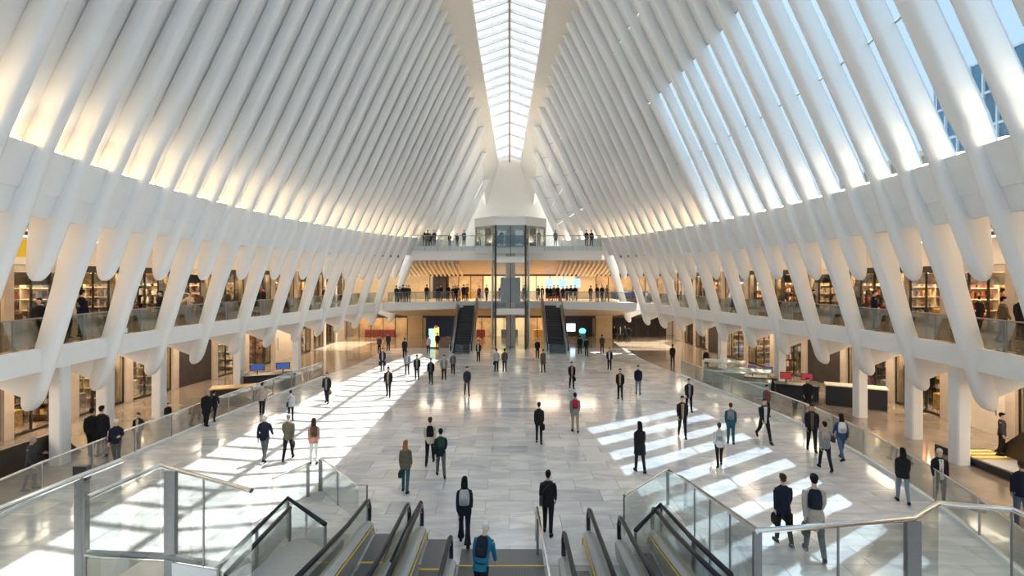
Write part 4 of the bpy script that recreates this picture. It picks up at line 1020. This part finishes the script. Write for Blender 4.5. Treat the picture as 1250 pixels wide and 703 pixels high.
# floor: px, py(feet), height, toward?(1)/away(0), pose, female, top type, hair, long, (top, trousers), label, extras
F = [
 (669,651,1.74,0,SB,0,'jacket','black',0,('black','black'),'man in a black suit walking away just beyond the centre stair',dict(bag='sling',bagc='char',baglabel='dark shoulder bag on the black suited man beyond the centre stair')),
 (567,664,1.80,0,FLR,1,'jacket','black',1,('navy','navy'),'woman with long dark hair and wide navy trousers just before the left foreground escalators',dict(bag='pack',bagc='lgrey',baglabel='pale grey backpack of the woman in wide navy trousers')),
 (587,742,1.80,-.35,SHO,0,'vest','white',0,('cyan','black'),'white haired man in blue top and black shorts bending forward at the bottom centre',dict(bag='pack',bagc='navy',baglabel='dark backpack on the man in the blue top')),
 (495,600,1.70,0,SB,1,'jacket','ginger',1,('olive','teal'),'woman with ginger hair, brown jacket and teal jeans carrying a green bag',dict(bag='bag',bagc='green',side=1,baglabel='dark green handbag held by the ginger haired woman')),
 (525,566,1.80,0,WB,0,'jacket','brown',0,('cream','black'),'man in a cream jacket with dark backpack walking away, left one of the close pair',dict(bag='pack',bagc='black',baglabel='black backpack on the man in the cream jacket')),
 (538,582,1.74,0,WA,0,'jacket','black',0,('dteal','grey2'),'man in a dark teal jacket walking away beside the cream jacket',dict(bag='pack',bagc='green',baglabel='dark green backpack on the man in the teal jacket')),
 (658,541,1.76,0,SB,1,'jacket','black',0,('black','black'),'figure all in black walking away alone in mid floor',dict(bag='bag',bagc='black',side=-1,baglabel='small black bag of the lone figure in black mid floor')),
 (702,527,1.80,0,SB,0,'jacket','black',0,('grey','khaki'),'man with a red backpack and khaki trousers',dict(bag='pack',bagc='red',baglabel='red backpack on the man in khaki trousers')),
 (781,576,1.84,0,SB,1,'coat','black',1,('black','black'),'woman with long black hair, black coat with tan panel, holding a large dark bag',dict(bag='bag',bagc='char',side=-1,baglabel='large dark handbag of the long haired woman right of centre')),
 (833,533,1.86,1,WA,0,'jacket','brown',0,('black','black'),'man in a black jacket with tan front striding toward the stair, right of centre',dict(front='tan')),
 (841,502,1.74,1,SB,0,'jacket','black',0,('black','black'),'man in a black jacket over grey shirt behind the tan fronted man',dict(front='grey')),
 (892,541,1.72,0,ST,0,'jacket','brown',0,('teal','teal'),'person in teal jeans and a teal sleeved top with grey vest',dict(bag='pack',bagc='grey',baglabel='grey backpack of the person in teal')),
 (878,569,1.66,0,WB,1,'jacket','brown',0,('white','black'),'person in a white hooded top and black trousers with a pale backpack',dict(bag='pack',bagc='lgrey',baglabel='pale backpack over the white hooded top')),
 (933,538,1.94,1,WC,0,'jacket','black',0,('black','black'),'large man in a black suit with white shirt striding by the right balustrade',dict(front='white')),
 (991,550,1.92,1,SB,0,'jacket','black',0,('black','black'),'man in a black suit over a brown shirt near the right balustrade',dict(front='brown')),
 (1007,573,1.80,0,WA,1,'jacket','black',0,('grey','navy'),'person in a grey jacket and navy jeans with black shoulder bag, right side',dict(bag='pack',bagc='beige',baglabel='beige backpack on the grey jacket at right',bag2=('bag','black','black bag hanging at the side of the grey jacketed person',-1))),
 (1027,561,1.82,0,WB,1,'jacket','black',1,('blue','jeans'),'woman with a pink hood and blue jeans by the right balustrade',dict(bag='pack',bagc='white',baglabel='white backpack of the woman with the pink hood',bag2=('bag','char','dark bag held by the woman with the pink hood',1))),
 (1102,613,1.72,0,SB,1,'jacket','black',1,('black','ljeans'),'woman with long dark hair, black top and blue jeans at the right balustrade',{}),
 (1147,614,1.70,1,ST,0,'jacket','white',0,('black','black'),'white haired man in a black suit and tie beside the right balustrade',dict(front='white',tie='grey',eyes=True)),
 (956,664,1.86,0,SB,0,'jacket','brown',0,('navy','black'),'brown haired man in a navy suit carrying bags, seen over the right steel rail',dict(bag='bag',bagc='black',side=1,baglabel='black bag in the right hand of the navy suited man',bag2=('case','black','black case in the left hand of the navy suited man',-1))),
 (994,679,2.12,0,WA,0,'coat','black',0,('beige','grey2'),'tall man in a beige coat with navy backpack behind the right steel rail',dict(bag='pack',bagc='navy',baglabel='navy backpack on the beige coat',bag2=('bag','green','dark green holdall at the side of the beige coated man',1))),
 (1247,642,1.85,0,ST,0,'jacket','brown',0,('navy','jeans'),'person in a navy top and jeans at the right edge of the picture',{}),
 (399,492,1.74,1,SB,0,'jacket','black',0,('black','navy'),'man in an open black jacket and grey shirt walking by the left balustrade end',dict(front='grey',bag='bag',bagc='brown',side=1,baglabel='brown bag of the man in open black jacket at left')),
 (320,507,1.70,0,SB,0,'jacket','brown',0,('beige','black'),'person in a beige top and black trousers beside the left balustrade',{}),
 (355,513,1.50,0,ST,1,'jacket','black',0,('lgrey','black'),'person in a pale grey top with black shoulder bag at left',dict(bag='sling',bagc='black',baglabel='black shoulder bag over the pale grey top')),
 (323,562,1.82,0,WA,0,'jacket','white',0,('navy','grey2'),'white haired man in a navy jacket walking away at left',{}),
 (352,561,1.80,0,WB,0,'jacket','grey',0,('olive','black'),'man in an olive brown jacket carrying a black bag at left',dict(bag='bag',bagc='black',side=-1,baglabel='black bag of the man in the olive jacket')),
 (383,566,1.74,0,ST,1,'jacket','brown',1,('salmon','white'),'woman in a salmon top and white trousers at left',dict(bag='pack',bagc='brown',baglabel='dark brown backpack on the salmon top')),
 (252,520,1.72,0,SB,0,'coat','grey',0,('black','black'),'person in a long black coat by the left balustrade',{}),
 (261,514,1.55,0,WA,0,'jacket','black',0,('black','black'),'dark figure half hidden behind the long black coat',dict(bag='bag',bagc='black',side=1,baglabel='black bag at the left balustrade pair')),
 (570,482,1.72,1,SB,0,'jacket','brown',0,('char','grey2'),'man in charcoal clothes facing the stair on the sunlit floor',{}),
 (474,484,1.78,1,SB,0,'jacket','black',0,('black','black'),'man in a black jacket with tan shirt, left of the sunlit patch',dict(front='tan')),
 (698,474,1.72,1,SB,0,'jacket','brown',0,('black','black'),'man in a black jacket with tan shirt holding a bag, behind the red backpack',dict(front='tan',bag='bag',bagc='black',side=1,baglabel='black bag of the man behind the red backpack')),
 (757,487,1.78,1,ST,0,'jacket','black',0,('black','black'),'man in a black jacket with tan shirt, left one of the two right of centre',dict(front='tan')),
 (779,481,1.76,1,ST,0,'jacket','black',0,('navy','ljeans'),'man in a navy jumper and blue jeans right of centre',{}),
 (821,446,1.72,0,ST,0,'jacket','black',0,('black','black'),'dark figure standing at the far right end of the marble floor',{}),
 (744,451.5,1.72,1,ST,0,'jacket','brown',0,('black','black'),'man in a black jacket with white shirt front, right of the right far escalator',dict(front='white')),
 (735,431,1.75,0,ST,0,'jacket','black',0,('char','black'),'dark figure on the amber floor near the dark shop',{}),
 (708,432,1.72,0,ST,0,'jacket','black',0,('black','black'),'dark figure right of the right far escalator foot, left one of the pair',{}),
 (716,434.5,1.72,0,SB,0,'jacket','black',0,('black','char'),'dark figure right of the right far escalator foot, right one of the pair',{}),
 (656,437,1.72,1,ST,0,'jacket','black',0,('black','black'),'black figure at the left side of the right far escalator',{}),
 (663,454.5,1.76,0,ST,1,'coat','brown',0,('brown','black'),'person in a brown grey coat before the right far escalator',{}),
 (606,453.5,1.74,0,ST,0,'jacket','brown',0,('lgrey','black'),'person in a pale grey jacket before the lift tower, left one of the pair',dict(bag='bag',bagc='black',side=1,baglabel='black bag between the pair before the lift tower')),
 (616,453.5,1.74,0,ST,0,'jacket','black',0,('brown','black'),'person in a brown jacket before the lift tower, right one of the pair',{}),
 (584,440.7,1.74,1,ST,0,'jacket','black',0,('black','black'),'man in a black jacket with white shirt left of the lift tower',dict(front='white')),
 (553,456.5,1.62,1,SB,0,'jacket','black',0,('grey2','black'),'person in dark grey in front of the left far escalator',dict(front='grey')),
 (542,463.6,1.72,1,ST,0,'jacket','brown',0,('grey','black'),'person in a grey jacket, rightmost of the four in a row at far left centre',dict(front='lgrey')),
 (526,468.7,1.74,1,SB,0,'jacket','black',0,('black','black'),'person in black with grey shirt, nearest of the four at far left centre',dict(front='grey2')),
 (509,463.4,1.74,1,ST,0,'jacket','black',0,('black','black'),'person in a black jacket with grey shirt front, second from left of four',dict(front='grey')),
 (497,457,1.70,1,ST,0,'jacket','brown',0,('grey','black'),'person in a grey jacket, leftmost of the four at far left centre',dict(front='lgrey')),
 (494,437,1.78,0,ST,0,'coat','black',0,('black','black'),'dark coated figure on the amber floor left of the pink top',{}),
 (467,452.5,1.74,1,ST,0,'jacket','black',0,('black','black'),'man in a dark jacket with blue shirt carrying two black cases',dict(front='sky',bag='case',bagc='black',side=1,baglabel='black case in the hand nearest the left shops',bag2=('case','black','black case in the hand nearest the escalator',-1))),
 (523,431.5,1.70,0,ST,1,'jacket','black',0,('lpink','black'),'person in a pink top beside the colourful sign',{}),
 (534,427,1.70,0,ST,0,'jacket','black',0,('black','black'),'dark figure beneath the colourful sign',{}),
 (862,453,1.70,1,ST,0,'coat','black',0,('black','char'),'dark figure beyond the right balustrade near the columns',{}),
 (124,557,2.0,0,ST,0,'jacket','black',0,('black','black'),'tall man in black beyond the left balustrade',{}),
 (112,556,1.9,0,SB,0,'jacket','black',0,('black','black'),'black clothed figure half hidden behind the tall man at left',{}),
 (142,566,1.70,.3,HOLD,0,'jacket','white',0,('navy','grey2'),'white haired man in a navy jumper at the left balustrade',{}),
 (169,546,1.45,1,SB,0,'jacket','black',0,('black','black'),'small dark figure with a cream shirt beyond the left balustrade',dict(front='cream')),
 (205,520,1.10,1,SB,0,'jacket','black',0,('black','black'),'short dark figure near the left column beyond the balustrade',{}),
 (936,508,1.60,1,ST,1,'jacket','black',0,('grey2','black'),'figure with a red collar behind the large striding man',dict(front='red')),
 (986,503,1.80,1,ST,0,'coat','black',0,('black','black'),'black clothed figure beyond the right balustrade by the amber shop',{}),
 (1223,556,1.70,.6,ST,0,'jacket','black',0,('char','black'),'dark clothed figure by the shop behind the right staircase parapet',{}),
 (38,598,1.78,-1.3,HOLD,0,'jacket','grey',0,('char','navy'),'grey haired person in dark clothes beyond the left edge balustrade',{}),
 (750,416,1.72,1,ST,0,'coat','black',0,('black','black'),'dark figure at the far right shops, leftmost of four',{}),
 (757,417,1.72,1,SB,0,'jacket','black',0,('black','black'),'dark figure with pale shirt at the far right shops, second of four',dict(front='lgrey')),
 (763,416,1.72,1,ST,0,'jacket','black',0,('char','black'),'dark figure at the far right shops, third of four',{}),
 (768,417,1.72,0,ST,0,'jacket','black',0,('black','char'),'dark figure at the far right shops, rightmost of four',{}),
 (474,428,1.72,1,ST,0,'jacket','black',0,('char','black'),'small dark figure by the left amber wall',{}),
 (463,431,1.66,1,ST,0,'jacket','black',0,('brown','black'),'small figure in brown by the left shop fronts',{}),
]
for i, (px, py, H, tw, pose, fem, top, hair, lh, c, lab, ex) in enumerate(F):
    x, y = FL(px, py); rz = {1: 0, 0: PI}.get(tw, PI+tw if tw < 0 else tw)
    if tw in (0, 1): rz += ((i*37) % 11-5)*.035 + math.atan2(-x, y)*.5*(1 if tw == 0 else 1)
    person(x, y, .002, rz, H, pose, fem, top, hair, lh, c, lab, skin=(i*5 % 7 == 0)*1, **ex)
# extra pieces of clothing the photo shows: a tan panel, a pink hood
# gallery people (on the side galleries)
def gal(px, py, H, rz, pose, c, lab, h=4.66, hair='black', top='jacket', **k):
    x, y = FL(px, py, h); x = math.copysign(max(abs(x), GX(y)+.62), x); person(x, y, h, rz, H, pose, 0, top, hair, 0, c, lab, **k)
gal(1062, 402.3, 1.86, -PI/2-.4+PI, ST, ('navy','char'), 'man in a navy shirt with back turned on the right gallery', hair='brown')
gal(1224, 418, 1.75, 1.2, SB, ('brown','black'), 'woman in brown strolling on the right gallery behind the posts')
gal(1246, 415, 1.75, 1.8, ST, ('black','black'), 'dark figure at the right edge on the gallery')
gal(1196, 402, 1.60, PI/2, ST, ('black','black'), 'black shirted figure at the shop counter on the right gallery')
gal(1206, 398, 1.60, .3, ST, ('grey','navy'), 'grey topped figure at the counter on the right gallery')
gal(960, 379, 1.70, .2, ST, ('black','black'), 'dark figure between ribs on the right gallery, left of the shoe shelves')
gal(993, 385, 1.70, .6, SB, ('char','black'), 'charcoal figure between ribs on the right gallery')
gal(903, 373, 1.65, .5, ST, ('black','black'), 'black figure on the right gallery behind the railing glass')
gal(951, 377, 1.72, -.4, ST, ('lgrey','black'), 'pale topped figure on the right gallery between two ribs')
gal(82, 413, 1.90, PI+.3, RL, ('grey','black'), 'person in a grey jacket leaning near the left gallery rail')
gal(100, 411, 1.95, PI-.2, ST, ('navy','black'), 'person in a navy jacket on the left gallery, right of the grey one')
gal(48, 420, 1.70, .4, ST, ('black','black'), 'dark figure at the left gallery near the edge of the picture')
gal(196, 399, 1.80, -.3, ST, ('black','black'), 'dark jacketed figure on the left gallery below the drop shaped rib')
gal(232, 391, 1.65, .2, RL, ('cream','black'), 'person in a cream top leaning on the left gallery rail')
gal(243, 388, 1.65, .6, ST, ('brown','black'), 'person in brown behind the cream top on the left gallery')
gal(278, 385, 1.65, -.2, ST, ('char','black'), 'charcoal figure on the left gallery between middle ribs')
gal(314, 379, 1.70, .5, ST, ('black','black'), 'black figure on the left gallery, left one of the dark pair')
gal(322, 379, 1.70, -.5, ST, ('black','black'), 'black figure on the left gallery, right one of the dark pair')
gal(350, 377, 1.66, .2, ST, ('brown','black'), 'brown clad figure on the left gallery toward the far end')
gal(396, 373, 1.66, .2, ST, ('black','black'), 'dark figure on the left gallery near the far ribs')
# crowd behind the far gallery railing
rp = random.Random(11)
spots = [484,488,492,496,499,521,534,538,547,553,556,559,566,570,585,594,611,618,627,640,657,662,668,672,676,681,687,692,697,702,721,729,735,741]
ORD = ['first','second','third','fourth','fifth','sixth','seventh','eighth','ninth','tenth','eleventh','twelfth','thirteenth','fourteenth','fifteenth','sixteenth']; cnt = {}
for px in spots:
    pyy = 366.2+rp.uniform(-.5, .3); x, y = FL(px, 368, 4.66); y = fy(x)+.8+rp.uniform(0, 1.4); x = (px-VX)*y/FPX
    if y > 60.6: continue
    cc = rp.choice([('black','black'),('char','black'),('black','char'),('navy','black'),('brown','black')])
    sidew = 'left of' if px < 580 else ('behind' if px < 650 else 'right of')
    cnt[sidew] = cnt.get(sidew, -1)+1
    person(x, y, 4.645, rp.choice([0, .4, -.4, PI]), rp.uniform(1.6, 1.8), rp.choice([ST, SB]), 0, rp.choice(['jacket','coat']), 'black', 0, cc, f'{ORD[cnt[sidew]]} dark figure from the left in the far gallery crowd {sidew} the lift tower', group=f'crowd on the far gallery {sidew} the lift tower')
for px, c, lab in [(518,'char','left end, first of the left cluster'),(522,'grey2','left end, second of the left cluster'),(525.5,'black','left end, low figure in the left cluster'),(530,'char','right one of the left cluster'),(549,'black','left of the middle pair'),(558,'char','right of the middle pair'),(566.5,'grey2','alone left of the lift tower'),(585,'black','first in front of the lift cabin'),(601,'navy','second in front of the lift cabin'),(612,'navy','centre front of the lift cabin'),(643,'black','right front of the lift cabin'),(658,'teal','teal clad at the lift cabin right side'),(678,'grey','pale figure right of the lift tower'),(716,'black','left of the right end pair'),(722,'navy','right of the right end pair')]:
    y = 54.35 if abs(px-622) > 42 else 53.9; x = (px-VX)*y/FPX
    if 'low' in lab or 'middle pair' in lab: H_ = 1.35
    else: H_ = 1.72
    person(x, y+(.0 if abs(x) > 3.7 else .25), 10.55, PI*(px % 2 > .5)+.2, H_, ST, 0, 'jacket', 'black', 0, (c,'black'), 'person at the upper balcony rail, '+lab)
